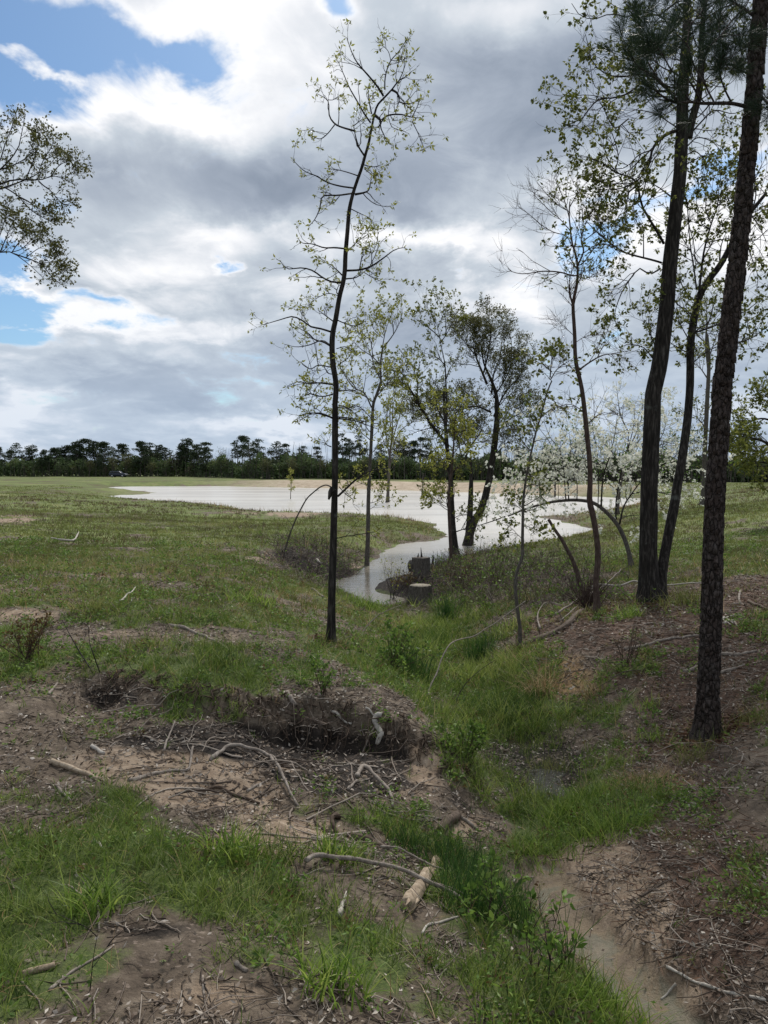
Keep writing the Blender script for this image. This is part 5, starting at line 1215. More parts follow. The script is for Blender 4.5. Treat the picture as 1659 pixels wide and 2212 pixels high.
# ------------------------------------------------------------------ fallen wood on the ground
def stick(name, label, cat, g, pts, w, matn, lift=.5, taper=.55, arch=0., sides=8, twigs=0, seed=0, extra=(), rough=.12):
    """a branch lying where its traced line meets the ground"""
    p = g(np.array(pts, float)); c = cast(p[:, 0], p[:, 1]); Y = float(np.mean(c[:, 1])); r = pxr(w * (1.3 if w < 10 else 1.0), Y)
    def place(c, r):
        c = catmull(c, max(6, 4 * len(c))); gz = hbase(c[:, 0], c[:, 1]); n = len(c)
        zz = np.maximum(gz, np.convolve(np.pad(gz, 1, 'edge'), [.25, .5, .25], 'valid')) + r * lift + arch * np.sin(np.linspace(0, pi, n))
        return np.stack([c[:, 0], c[:, 1], zz], 1)
    P = place(c, r); n = len(P); rg_ = np.random.default_rng(seed + int(w * 7) + len(pts))
    mb = MB(); R = r * np.linspace(1, taper, n) * (1 + rg_.normal(0, rough, n)); b0 = P[n // 2].copy()
    if name == 'fallen_log':
        R = r * .8 * np.linspace(1, taper, n) * (1 + rg_.normal(0, .03, n)); k = 24
        mb.tube(P - b0, R, k, True, .5, lambda th, s_: 1 + .16 * np.sin(th * 2 + seed + w) + .10 * np.abs(np.sin(th * 3.5 + w)) + .07 * pn(th * 3 + w, s_ * 1.5) + .05 * pn(th * 7 + w, s_ * 2))
        for e_ in (0, -1):       # broken, splintered ends
            dd_ = nrm(P[e_] - P[1 if e_ == 0 else -2])
            for q in range(7):
                a_ = rg_.normal(0, r * .4, 3); mb.tube(np.stack([P[e_] - b0 + a_ - dd_ * r, P[e_] - b0 + a_ + dd_ * r * rg_.uniform(.3, 1.1)]), [r * .3, r * .05], 4)
    else: mb.tube(P - b0, R, sides)
    for q in range(twigs):
        i = rg_.integers(1, n - 1); d = nrm(nrm(P[min(i + 1, n - 1)] - P[i - 1]) + rg_.normal(0, .7, 3) * [1, 1, .35]); L = rg_.uniform(.12, .4)
        tp = P[i] + d * np.linspace(0, L, 5)[:, None] + rg_.normal(0, .012, (5, 3)); tp[:, 2] = np.maximum(tp[:, 2], hbase(tp[:, 0], tp[:, 1]) + .004)
        mb.tube(tp - b0, np.linspace(r * .4, r * .12, 5), 5)
    for pts2, w2 in extra:
        p2 = g(np.array(pts2, float)); c2 = cast(p2[:, 0], p2[:, 1]); r2 = pxr(w2, Y); P2 = place(c2, r2)
        mb.tube(P2 - b0, r2 * np.linspace(1, .5, len(P2)), 6)
    o = mb.build(name, M[matn], None, True); o.location = b0
    return tag(o, label, cat)
def wood(kind, *a, **k): return stick(kind, a[0], {'fallen_branch': 'branch', 'fallen_log': 'log', 'exposed_root': 'root', 'wood_chip': 'wood chip', 'dead_stem': 'dead stem'}[kind], *a[1:], **k)
W2 = [
 ('fallen_branch','weathered grey branch on the grass left of the tall crooked tree',R6,[(735,72),(780,80),(830,95),(900,125),(950,148),(1005,160)],6.5,'wood_grey',dict(twigs=1)),
 ('fallen_log','thick rotten pale-brown log lying on the sandy slope at the left',R6,[(225,668),(290,690),(350,712),(410,735),(460,755)],19,'wood_pale',dict(taper=.4,sides=12,lift=.3)),
 ('fallen_branch','grey elbow-bent branch on the sand right of the rotten log',R6,[(560,750),(620,735),(700,715),(760,705),(820,700),(832,650),(840,600)],7,'wood_grey',{}),
 ('wood_chip','small white flat wood chip on the sand above the rotten log',R6,[(400,603),(425,615),(452,632)],9,'wood_white',dict(sides=5,taper=.7)),
 ('exposed_root','dark crooked root snaking over the sand below the dark hollow',R6,[(870,810),(910,785),(960,780),(1000,805),(1060,825),(1130,850)],8,'root',{}),
 ('fallen_branch','long bleached branch arching down out of the dark hollow',R6,[(915,662),(960,635),(1000,618),(1050,622),(1100,640),(1160,665),(1200,700),(1235,760),(1265,815),(1300,862)],7,'wood_grey',dict(extra=[([(1165,630),(1190,670),(1215,715)],5)],arch=.06)),
 ('fallen_branch','short straight pale stick just left of the bleached arching branch',R6,[(1075,797),(1120,768),(1172,740)],5,'wood_grey',{}),
 ('fallen_branch','stubby broken branch end upright on the rim above the hollow',R6,[(1250,368),(1268,395),(1290,432)],11,'wood_grey',dict(taper=.9)),
 ('fallen_branch','branch with a split white end lying along the rim of the hollow',R6,[(1240,450),(1285,460),(1330,475),(1370,490)],7,'wood_brown',dict(extra=[([(1365,488),(1395,500),(1420,520)],14)],taper=.9)),
 ('fallen_branch','thin pale stick on the rim, left of the bone-white root',R6,[(1440,450),(1480,470),(1530,500)],5,'wood_white',{}),
 ('fallen_branch','bone-white twisted root piece at the right end of the rim',RM,[(968,308),(935,330),(940,355),(965,385),(970,410),(945,440)],12,'wood_white',dict(extra=[([(885,270),(910,290),(945,305)],6)],taper=.9)),
 ('fallen_branch','grey forked branch pointing down into the wash from the hollow',RM,[(835,640),(870,603),(900,625),(940,670),(985,712),(1020,755),(1032,810)],8,'wood_grey',dict(extra=[([(985,712),(1070,700)],5)],arch=.05)),
 ('fallen_branch','thin curved grey branch left of the forked branch in the wash',RM,[(788,708),(810,685),(850,662),(905,650)],6,'wood_grey',{}),
 ('fallen_branch','dark stick crossing the forked branch in the wash',RM,[(870,752),(930,740),(1000,722),(1070,698)],6,'wood_brown',{}),
 ('fallen_branch','grey branch running right along the bottom of the wash',RM,[(915,775),(980,800),(1050,832),(1120,842),(1200,852),(1300,870)],6,'wood_grey',dict(twigs=5)),
 ('fallen_branch','second grey branch in the tangle, lower than the first, by the gully',RM,[(950,812),(1040,850),(1100,870),(1180,880),(1260,875)],5,'wood_grey',dict(twigs=4)),
 ('fallen_branch','long grey branch crossing left to right above the pale split log',RM,[(590,970),(650,985),(700,1010),(780,1040),(850,1060),(930,1072),(1000,1075),(1120,1082)],7,'wood_grey',dict(twigs=4)),
 ('fallen_branch','thin brown branch rising to the black root knot',RM,[(608,860),(612,890),(640,915),(700,940),(780,958),(830,975)],5,'wood_brown',dict(twigs=3)),
 ('exposed_root','black upright root knot in the sand below the hollow',RM,[(735,860),(712,885),(700,905),(708,930),(730,950)],14,'root',dict(arch=.04)),
 ('fallen_log','pale crumbling log on the sand above the long grey branch',RM,[(800,962),(860,972),(920,990),(1000,1030)],15,'wood_brown',dict(sides=10)),
 ('fallen_branch','grey bundle branch under the crumbling log',RM,[(760,975),(800,1000),(860,1030),(930,1048),(990,1062)],7,'wood_grey',{}),
 ('wood_chip','broad grey slab of old bark tilted beside the gully',RM,[(1385,855),(1350,880),(1310,915),(1290,940)],24,'wood_brown',dict(sides=6,taper=.8)),
 ('fallen_branch','crooked grey branch leading right from the bark slab',RM,[(1370,862),(1410,865),(1440,885),(1470,912),(1500,930)],8,'wood_grey',{}),
 ('fallen_log','thick pale split log lying across the litter, bottom centre',R9,[(112,530),(140,490),(175,435),(210,380),(238,325)],34,'wood_pale',dict(sides=14,taper=.72,lift=.55,rough=.04)),
 ('fallen_branch','long bleached branch crossing over the thick pale split log',R9,[(-320,362),(-280,340),(-200,345),(-100,355),(0,375),(60,388),(110,405),(160,430),(210,455),(250,470),(300,495),(350,528)],8.5,'wood_grey',dict(lift=4.5,taper=.8,extra=[([(-350,395),(-300,385),(-240,360)],4)])),
 ('fallen_branch','thinner bleached branch crossing the top of the split log',R9,[(0,302),(50,305),(90,315),(150,350),(210,380),(270,400)],5,'wood_grey',dict(lift=8)),
 ('fallen_branch','short forked white stick below the split log',R9,[(178,632),(195,600),(240,585),(290,570),(330,560)],6,'wood_white',{}),
 ('fallen_branch','thin upright twig leaning right of the split log',R9,[(268,425),(265,470),(255,520),(230,560)],3,'wood_grey',{}),
 ('fallen_branch','long thin white stick at the bottom right beside the sandy bed',R9,[(1225,775),(1290,810),(1350,840),(1420,862),(1500,885),(1570,900),(1650,918)],6,'wood_white',dict(taper=.8)),
 ('fallen_branch','short white stick end pointing at the wet bed, bottom right',R9,[(1265,845),(1240,870),(1200,910)],5,'wood_white',{}),
 ('fallen_branch','dark looping dead vine in the grass at the bottom edge',R9,[(460,1008),(560,998),(650,982),(740,995),(830,1012)],6,'wood_brown',dict(lift=3)),
 ('fallen_branch','dark curled twig above the looping vine, bottom centre',R9,[(720,1000),(760,968),(800,972),(860,992),(925,972),(935,930)],5,'wood_brown',dict(lift=4)),
 ('fallen_log','broken pale log end at the left edge near the bottom',R8,[(95,825),(140,808),(190,795),(240,782)],19,'wood_pale',dict(sides=10,taper=.85)),
 ('fallen_branch','long grey stick running up right from the broken log end',R8,[(215,885),(270,840),(330,795),(420,745),(470,712),(495,690)],6,'wood_grey',{}),
 ('wood_chip','pointed white splinter of wood left of the split log',R8,[(1475,568),(1490,520),(1508,462)],15,'wood_white',dict(taper=.25,sides=5)),
 ('fallen_branch','thin pale stick upright on the bare soil, bottom left of centre',R8,[(882,825),(885,870),(892,930),(908,992)],5,'wood_grey',{}),
 ('fallen_branch','short grey stick on the brown mat at the left',R8,[(430,485),(428,540),(432,632)],6,'wood_grey',{}),
 ('fallen_branch','pale twig in the weeds left of the bottom centre',R8,[(1118,640),(1140,662),(1170,675),(1212,685)],5,'wood_grey',dict(extra=[([(1205,625),(1225,660),(1250,672)],5)])),
 ('wood_chip','torn white chip beside the tall grass at the left',R8,[(405,240),(430,252),(455,275)],12,'wood_white',dict(sides=5,taper=.5)),
 ('fallen_branch','grey stub of wood in the bare soil, bottom centre left',R8,[(1025,768),(1050,788),(1078,802)],8,'wood_grey',dict(taper=.8)),
 ('fallen_branch','slim grey stick near the bottom right of the bare soil patch',R8,[(770,1030),(780,990),(795,930)],6,'wood_grey',{}),
 ('fallen_branch','arched thin root loop in the left corner weeds',R8,[(80,840),(120,880),(165,925),(178,970)],4,'wood_grey',{}),
 ('fallen_branch','pair of crossed pale sticks at the left below the rotten log',R6,[(250,770),(275,805),(310,838)],6,'wood_grey',dict(extra=[([(290,755),(285,790),(300,825)],4)])),
 ('fallen_log','curved mossy brown log on the slope behind the thin sapling',R7,[(590,275),(650,250),(720,225),(770,198),(800,178),(835,140),(862,118)],17,'wood_brown',dict(sides=12,lift=.35,taper=.85)),
 ('fallen_branch','brown stick left of the pine trunk, on the red litter',R7,[(1045,280),(1090,275),(1130,266),(1180,250),(1230,240),(1300,230),(1365,225)],6,'wood_grey',{}),
 ('fallen_branch','pale broken stick end against the left of the pine foot',R7,[(1298,382),(1330,372),(1358,358)],9,'wood_grey',{}),
 ('fallen_branch','dark straight stick right of the pine, nearer one',R7,[(1450,386),(1500,370),(1560,350)],7,'wood_grey',{}),
 ('fallen_branch','grey stick with a bend right of the pine, farther one',R7,[(1458,302),(1500,304),(1540,306),(1575,296),(1612,290)],7,'wood_grey',{}),
 ('fallen_branch','cluster of white split sticks on the litter right of the pine',R7,[(1455,160),(1490,145),(1522,132)],6,'wood_white',dict(extra=[([(1470,172),(1500,160),(1530,185)],7),([(1480,150),(1510,172)],5),([(1462,152),(1500,178)],4)])),
 ('fallen_branch','small upright pale snag piece right of the pine',R7,[(1540,35),(1535,60),(1540,85)],5,'wood_grey',dict(extra=[([(1500,90),(1540,85),(1570,95)],4)])),
 ('fallen_branch','brown curved branch running off the right edge behind the pine',R7,[(1575,75),(1620,95),(1659,115)],6,'wood_brown',{}),
 ('fallen_branch','thin grey branch across the litter low on the right edge',R7,[(1160,960),(1190,965),(1240,962)],5,'wood_grey',{}),
 ('fallen_branch','slanting dark stick in the litter near the right edge',R7,[(1400,1050),(1440,1035),(1500,1012)],6,'wood_brown',{}),
 ('fallen_branch','white horizontal branch lying across the double oak and pine feet',R3,[(500,1385),(580,1358),(680,1368),(740,1358),(800,1335),(850,1345),(900,1355),(960,1362),(1060,1358),(1150,1354),(1228,1350)],3.6,'wood_white',dict(lift=9,twigs=2)),
 ('fallen_branch','long thin stick leaning up the slope by the bare-crowned tree',R3,[(450,1430),(520,1400),(590,1365),(650,1310),(720,1235)],3.5,'wood_grey',dict(lift=6)),
 ('fallen_branch','pale thin hooped stick on the slope above the mossy log',R3,[(205,1610),(190,1560),(195,1500),(230,1448),(290,1442),(340,1460)],3,'wood_grey',dict(lift=5)),
 ('fallen_branch','two thin pale sticks leaning above the mossy log',R3,[(300,1535),(360,1490),(430,1440),(500,1390)],3.5,'wood_grey',dict(lift=6,extra=[([(330,1560),(400,1500),(460,1440)],3)])),
 ('fallen_branch','small pale stick on the far grass in the left field',R1,[(335,890),(400,905),(465,910),(500,880),(515,845)],3,'wood_white',dict(lift=5)),
 ('fallen_branch','thin pale twig standing in the left field above the grey branch',R1,[(780,1310),(820,1280),(870,1240),(885,1215)],3.2,'wood_white',dict(lift=6,extra=[([(860,1300),(862,1265),(870,1240)],2.5)])),
 ('fallen_branch','dull grey wood strip on the bank of the inlet left of the crooked tree foot',R2,[(375,1365),(410,1385),(455,1420)],5,'wood_grey',{}),
 ('wood_chip','small white chip on the inlet bank between the two slim trees',R2,[(410,1172),(428,1192),(445,1200)],6,'wood_white',dict(sides=5)),
 ('fallen_branch','dark stick along the far edge of the hollow at the left',R6,[(435,560),(470,540),(500,510),(545,488)],4,'wood_grey',{}),
 ('fallen_branch','straight pale twig leaning in the hollow, left part',R6,[(715,640),(735,580),(762,512)],4,'wood_grey',dict(lift=5)),
 ('fallen_branch','pale short stick at the left of the dark den',R6,[(210,370),(230,348),(250,325)],5,'wood_grey',dict(extra=[([(140,345),(165,370)],4)])),
]
for kind, lab, g, pts, w, mt, kw in W2: wood(kind, lab, g, pts, w, mt, **kw)

# standing dead wood and arching canes
def cane(name, label, cat, g, pts, w, matn, base_i=0, dY=0., Yo=None, twigs=0, seed=1, taper=.35):
    p = g(np.array(pts, float)); b0 = cast(p[base_i, 0], p[base_i, 1])[0]; Y = b0[1] if Yo is None else Yo
    n = len(p); y = Y + dY * (np.arange(n) / (n - 1)) if base_i == 0 else Y + dY * (1 - np.arange(n) / (n - 1))
    P = PY(p[:, 0], p[:, 1], y); mb = MB(); q = catmull(P, 5 * n); r = pxr(w, Y)
    R = r * np.linspace(1, taper, len(q)) * (1 + np.random.default_rng(seed).normal(0, .05, len(q)))
    if base_i != 0: R = R[::-1]
    mb.tube(q - b0, R, 8)
    if twigs:
        rg_ = np.random.default_rng(seed); A, Rr = resamp(q, [r, r * taper], 12)
        w_ = MB(); lv = shoots(A[None], Rr[None], [(twigs, (.15, .5), (30, 70), .15, .03, (.2, 1)), (2, (.08, .2), (30, 70), .15, .03, (.2, 1))], rg_, w_)
        for a, qd, rr in zip(w_.V, w_.Q, w_.R): mb.V.append(a - b0)
        off = mb.n
        for qd in w_.Q: mb.Q.append(qd + off)
        mb.R += w_.R; mb.n += w_.n
    o = mb.build(name, M[matn], None, True); o.location = b0
    return tag(o, label, cat)
Yc = cast(715, 1393)[0][1]
cane('bent_sapling', 'thin bare stem arching from the grass over to the tall crooked tree', 'sapling', R2, [(188,1190),(200,1120),(225,1030),(250,960),(280,890),(310,830),(345,770),(380,735),(430,695),(470,680),(500,690)], 3.4, 'bark_grey', 0, -.9, None, 4, 3, .8)
cane('dead_snag', 'leaning dead branchless stem jutting up from the root tangle, left of the bare-crowned tree', 'snag', R3, [(470,1350),(445,1240),(415,1150),(375,1070),(345,1015),(300,950),(258,882)], 11, 'bark_red', 0, .3, None, 0, 4, .6)
cane('dead_cane', 'long pale arching cane over the green gully, hooked at the top left', 'dead stem', R7, [(195,490),(215,430),(240,380),(260,320),(290,265),(315,245),(345,235),(400,222),(450,190),(500,160),(560,115),(620,72)], 3.6, 'wood_grey', 0, 1.6, None, 0, 5, .5)
cane('dead_cane', 'slender pale cane slanting up right over the gully pool', 'dead stem', R7, [(790,800),(810,765),(850,735),(900,700),(980,645),(1058,590)], 3.0, 'wood_grey', 0, .9, None, 0, 6, .5)
cane('dead_cane', 'thin dark stem rising right of the hooked pale cane', 'dead stem', R7, [(315,540),(330,480),(370,420),(430,365),(490,325)], 2.2, 'bark_dark', 0, .5, None, 0, 7, .5)
cane('dead_cane', 'thin grey twig cane by the inlet end, leaning right beside the low stump', 'dead stem', R2, [(700,1659),(740,1600),(800,1540),(870,1500),(960,1465)], 2.6, 'wood_grey', 0, .6, None, 3, 8, .5)
cane('dead_cane', 'pair of bare dark twigs standing in the weeds at the left', 'dead stem', R6, [(405,275),(350,190),(310,120),(270,45)], 3.4, 'bark_dark', 0, .2, None, 3, 9, .4)
cane('dead_cane', 'bare dark twig leaning right beside the pair of twigs', 'dead stem', R6, [(435,275),(405,190),(390,140),(385,70)], 3, 'bark_dark', 0, -.1, None, 2, 10, .4)
cane('dead_cane', 'thin upright dead stem at the bottom left corner', 'dead stem', R8, [(392,885),(400,800),(410,720),(425,640)], 2.6, 'bark_dark', 0, .0, None, 2, 12, .4)
cane('dead_cane', 'dark dead stem standing in the bottom centre weeds', 'dead stem', R9, [(705,925),(715,850),(722,780),(728,730)], 4, 'bark_dark', 0, .0, None, 1, 13, .5)
cane('dead_cane', 'drooping grey strand in front of the dark hollow', 'dead stem', RM, [(470,440),(440,390),(370,290),(300,250),(250,270),(215,310),(225,420),(218,470)], 2.6, 'wood_brown', 0, -.1, None, 0, 14, .6)

def shrub(name, label, cat, uv, nst, H, seed, wm='bark_dark', lm=None, spread=.35, leaf=0, ls=.04, lw=.4, r0=.006, sub=6):
    b0 = cast(*uv)[0]; r = np.random.default_rng(seed); w = MB(); f = MB()
    P0 = b0 + r.normal(0, .03, (nst, 3)) * [1, 1, 0]; D = nrm(np.array([0, 0, 1.]) + r.normal(0, spread, (nst, 3)))
    A = grow(P0, D, H * r.uniform(.6, 1.1, nst), 10, .06, .03, r); R = np.ones((nst, 1)) * np.linspace(r0, r0 * .35, 10); w.tubes(A, R, 5)
    lv = shoots(A, R, [(sub, (H * .15, H * .4), (25, 60), .12, .05, (.25, 1))], r, w)
    if leaf: clusters(f, lv[1][0], leaf, ls, lw, r, .0, .2); clusters(f, A, leaf * 3, ls * 1.2, lw, r, 0, .3)
    e = empty(name, tuple(b0), label, cat)
    for a in w.V: a -= b0
    w.build('stems', M[wm], e, True)
    if leaf:
        for a in f.V: a -= b0
        f.build('foliage', M[lm], e)
shrub('twiggy_shrub', 'leafless brown twiggy shrub on the red slope left of the pine', 'shrub', (1352, 1440), 9, .55, 21, 'root', spread=.4)
shrub('small_shrub', 'young shrub with light green leaves on upright shoots, bottom centre front', 'shrub', (1160, 2120), 7, .38, 22, 'bark_red', 'weed', .4, 4, .035, .5, .003)
shrub('small_shrub', 'light green leafy shoots beside the dark rush clump', 'shrub', (1055, 2000), 6, .34, 23, 'bark_red', 'weed', .4, 4, .032, .5, .003)
shrub('small_shrub', 'tangled brown-leaved shrub on the mound under the burled stump', 'shrub', (880, 1266), 16, .45, 24, 'root', 'weed_red', .8, 2, .05, .5)
shrub('small_shrub', 'bare dark shrub of thin shoots at the inlet edge left of the low stump', 'shrub', (848, 1300), 10, 1.1, 25, 'bark_dark', 'leaf_spring', .35, 1, .05, .6)
shrub('small_shrub', 'brown twig tangle on the bank right of the low stump', 'shrub', (985, 1270), 22, .9, 26, 'root', 'weed_red', .9, 1, .05, .5)
shrub('small_shrub', 'dark brushy tangle on the bank left of the thin sapling', 'shrub', (1075, 1262), 24, .95, 27, 'root', 'weed', .9, 1, .05, .5)
shrub('small_shrub', 'yellow-green shrub at the foot of the left bank hollow', 'shrub', (700, 1500), 10, .3, 28, 'root', 'weed', .6, 5, .03, .6)
shrub('small_shrub', 'reddish low shrub in the weeds at the left', 'shrub', (60, 1430), 14, .45, 29, 'root', 'weed_red', .5, 5, .03, .5)
shrub('small_shrub', 'leafy yellow-green bush right of the crooked tree foot', 'shrub', (845, 1450), 16, .6, 30, 'root', 'weed', .5, 6, .04, .6)
shrub('small_shrub', 'leafy bush on the gully rim, right of the bone-white root', 'shrub', (1010, 1640), 14, .35, 31, 'root', 'weed', .6, 7, .03, .6)
shrub('root_tangle', 'reddish-brown dead root mass at the foot of the leaning snag', 'root mass', (1285-20, 1312), 40, .55, 32, 'bark_red', None, .7, 0, r0=.012)

# ------------------------------------------------------------------ the parked car
def car():
    x, y = (257 - CX) / F_ * 208, 208.; z = float(hbase(x, y))
    e = empty('parked_car', (x, y, z), 'dark blue station-wagon style car parked side-on before the far wood', 'car')
    L, Wd = 4.75, 1.85
    side = [(-2.37,.42),(-2.40,.95),(-2.34,1.08),(-2.16,1.62),(-1.9,1.70),(-.2,1.72),(.45,1.66),(1.18,1.16),(2.05,1.02),(2.33,.86),(2.38,.5),(2.3,.34),(-2.2,.34)]
    def prism(pts, y0, y1, inset=0.):
        n = len(pts); P = np.array(pts); mb = MB()
        c = P.mean(0)
        a = np.stack([P[:, 0], np.full(n, y0), P[:, 1]], 1); b_ = np.stack([P[:, 0], np.full(n, y1), P[:, 1]], 1)
        Q = [(i, (i + 1) % n, n + (i + 1) % n, n + i) for i in range(n)]; V = np.concatenate([a, b_, [[c[0], y0, c[1]], [c[0], y1, c[1]]]])
        T = [((i + 1) % n, i, 2 * n) for i in range(n)] + [(n + i, n + (i + 1) % n, 2 * n + 1) for i in range(n)]
        mb.add(V, T, Q); return mb
    low = [p if p[1] < 1.2 else None for p in side]
    body = prism([(-2.37,.42),(-2.40,.95),(-2.34,1.1),(1.18,1.14),(2.05,1.02),(2.33,.86),(2.38,.5),(2.3,.34),(-2.2,.34)], -Wd / 2, Wd / 2); o = body.build('body', M['car_paint'], e)
    bv = o.modifiers.new('b', 'BEVEL'); bv.width = .06; bv.segments = 3
    cab = prism([(-2.3,1.09),(-2.14,1.62),(-1.9,1.70),(-.2,1.72),(.42,1.66),(1.1,1.13)], -Wd / 2 + .14, Wd / 2 - .14); o = cab.build('roof', M['car_paint'], e); bv = o.modifiers.new('b', 'BEVEL'); bv.width = .05; bv.segments = 3
    for s in (-1, 1):
        yy = s * (Wd / 2 - .135)
        for pts in ([(-2.1,1.16),(-2.0,1.56),(-1.35,1.6),(-1.3,1.16)], [(-1.22,1.16),(-1.24,1.6),(-.32,1.61),(-.3,1.16)], [(-.22,1.16),(-.22,1.6),(.36,1.56),(.9,1.18)]):
            prism(pts, yy - .012, yy + .012).build('window', M['car_glass'], e)
    for xx in (-1.45, 1.42):
        for s in (-1, 1):
            th = np.linspace(0, 2 * pi, 24, endpoint=False)
            def wheel(rad, y0, y1): return prism([(xx + rad * math.cos(a), .36 + rad * math.sin(a)) for a in th], y0, y1)
            tyre = wheel(.36, s * (Wd / 2 - .2), s * (Wd / 2 + .01)).build('wheel', M['tyre'], e)
            wheel(.22, s * (Wd / 2 - .01), s * (Wd / 2 + .02)).build('rim', M['rim'], tyre)
    for s in (-1, 1):
        q = prism([(2.18,.74),(2.2,.9),(2.37,.82),(2.38,.72)], s * .55 - .18, s * .55 + .2); q.build('headlight', M['lamp_glass'], e)
        q = prism([(-2.41,.85),(-2.41,1.05),(-2.33,1.05),(-2.33,.85)], s * .75 - .12, s * .75 + .12); q.build('tail_light', M['tail'], e)
        q = prism([(.62,1.12),(.62,1.28),(.76,1.26),(.76,1.12)], s * (Wd / 2 - .02), s * (Wd / 2 + .16)); q.build('mirror', M['car_paint'], e)
    e.rotation_euler = (0, 0, radians(-6))
car()

# ------------------------------------------------------------------ grass, weeds and litter
RG = np.random.default_rng(99)
def scatter(n, umin, umax, dmin, dmax, rng):
    """random spots spread evenly over the visible wedge of ground between two distances"""
    y = np.sqrt(rng.uniform(dmin ** 2, dmax ** 2, n)); w = (umax - umin); x = (rng.uniform(umin, umax, n)) * y
    z = hbase(x, y); sd = poly_sd(x, y, SHW)
    return x, y, z, sd
def cov_at(x, y, z): return cover(x, y, z)
def stuff(mb, name, m, label, cat): 
    if mb.n: tag(mb.build(name, M[m]), label, cat, None, 'stuff')
def lawn():
    r = RG
    # 1. near blades, in tufts
    for (d0, d1, nt_, per, hh, ww, nm) in ((2.2, 5.5, 7000, 11, (.05, .16), .0046, 'near'), (5.5, 10, 13000, 9, (.06, .19), .006, 'mid')):
        x, y, z, sd = scatter(nt_, -.62, .62, d0, d1, r); g, s, k, rd, tn, wet = cov_at(x, y, z)
        keep = (r.random(nt_) < np.clip((g - .34) * 2.1 * np.clip(1 + 2.6 * fbm(x * 2.2, y * 2.2, 3), .05, 1.6), .02, 1) * (1 - np.clip(wet * 1.6, 0, 1))) & (sd < -.05)
        x, y, z, g, tn = x[keep], y[keep], z[keep], g[keep], tn[keep]; n = len(x)
        idx = np.repeat(np.arange(n), per); big = np.repeat(r.random(n) ** 2, per)
        P = np.stack([x[idx], y[idx], z[idx] - .01], 1) + r.normal(0, .022, (len(idx), 3)) * [1, 1, 0]
        H = r.uniform(hh[0], hh[1], len(idx)) * (.6 + 1.3 * big * np.clip(g[idx], .3, 1)); rn = np.clip(np.repeat(r.random(n), per) * .6 + r.random(len(idx)) * .4 , 0, 1)
        mb = MB(); mb.blades(P, H, ww, r, .45, .9, rn); stuff(mb, 'grass', 'grass', 'short green grass on the %s ground' % nm, 'grass')
    mb = MB(); x, y, z, sd = scatter(9000, -.62, .62, 2.2, 16, r); g, s, k, rd, tn, wet = cov_at(x, y, z); kk = (g > .3) & (wet < .3) & (sd < -.1) & (r.random(len(x)) < .6)
    x, y, z = x[kk], y[kk], z[kk]; n = len(x); idx = np.repeat(np.arange(n), 3); mb.blades(np.stack([x[idx], y[idx], z[idx]], 1) + r.normal(0, .02, (n * 3, 3)) * [1, 1, 0], r.uniform(.05, .22, n * 3), .0035 * np.clip(y[idx] / 5, 1, 3), r, .7, .9, None, 3)
    stuff(mb, 'straw', 'grass_dry', 'dead straw blades mixed through the grass', 'straw')
    # 2. beyond ten metres: coarser tufts
    for (d0, d1, nt_, per, h0, h1, ww, nm) in ((10, 20, 20000, 7, .05, .15, .012, 'middle'), (20, 45, 22000, 6, .06, .17, .024, 'field'), (45, 110, 15000, 5, .08, .22, .05, 'far')):
        x, y, z, sd = scatter(nt_, -.62, .62, d0, d1, r); g, s, k, rd, tn, wet = cov_at(x, y, z)
        keep = (r.random(nt_) < np.clip((g - .22) * 1.9, .02, 1)) & (sd < -.25) & ~((y > 95) & (sd > -9))
        x, y, z, g = x[keep], y[keep], z[keep], g[keep]; n = len(x); idx = np.repeat(np.arange(n), per)
        P = np.stack([x[idx], y[idx], z[idx] - .01], 1) + r.normal(0, .05 * d0 / 10, (len(idx), 3)) * [1, 1, 0]
        H = r.uniform(h0, h1, len(idx)); mb = MB(); c = np.clip(.45 + fbm(x * .3, y * .3, 3) * .7, 0, 1)
        mb.blades(P, H, ww, r, .4, .6, np.clip(np.repeat(c, per) + r.normal(0, .18, len(idx)), 0, 1), 2); stuff(mb, 'grass', 'grass_field', 'rough grass over the %s ground' % nm, 'grass')
    # 3. taller straw-coloured and weedy stalks along the near shore and in the field
    mb = MB(); x, y, z, sd = scatter(60000, -.5, .6, 18, 75, r); keep = (sd < -.15) & (sd > -1.8 - y * .012) & (r.random(len(x)) < .35) & (z > .02)
    x, y, z = x[keep], y[keep], z[keep]; P = np.stack([x, y, z], 1)
    mb.blades(P, r.uniform(.15, .55, len(x)), .007 * np.clip(y / 20, 1, 4), r, .25, .3, r.random(len(x)), 2); stuff(mb, 'shore_weeds', 'grass_dry', 'straw-coloured weed stalks along the pond shore', 'weeds')
    mb = MB(); sel = r.random(len(x)) < .5; mb.blades(P[sel], r.uniform(.1, .3, sel.sum()), .012 * np.clip(y[sel] / 20, 1, 4), r, .4, .5, None, 2); stuff(mb, 'shore_grass', 'grass_field', 'green fringe of grass along the pond shore', 'grass')
    # 4. broad-leaved weeds
    mb = MB(); mr = MB()
    for d0, d1, n0, ls in ((2.2, 6, 3600, .03), (6, 12, 6500, .04), (12, 22, 6500, .055)):
        x, y, z, sd = scatter(n0, -.62, .62, d0, d1, r); g, s, k, rd, tn, wet = cov_at(x, y, z)
        patch = fbm(x * 1.2 + 5, y * 1.2, 3) + fbm(x * .4, y * .4, 2) * .6
        keep = (r.random(n0) < np.clip(patch * 2 + .30, .05, 1)) & (sd < -.1) & (wet < .3) & (g > .18)
        x, y, z = x[keep], y[keep], z[keep]; n = len(x); per = 14; idx = np.repeat(np.arange(n), per); hgt = np.repeat(r.uniform(.02, .14, n) * (1 + (r.random(n) < .12) * 1.3), per)
        a = r.random(n * per) * 2 * pi; t = r.random(n * per)
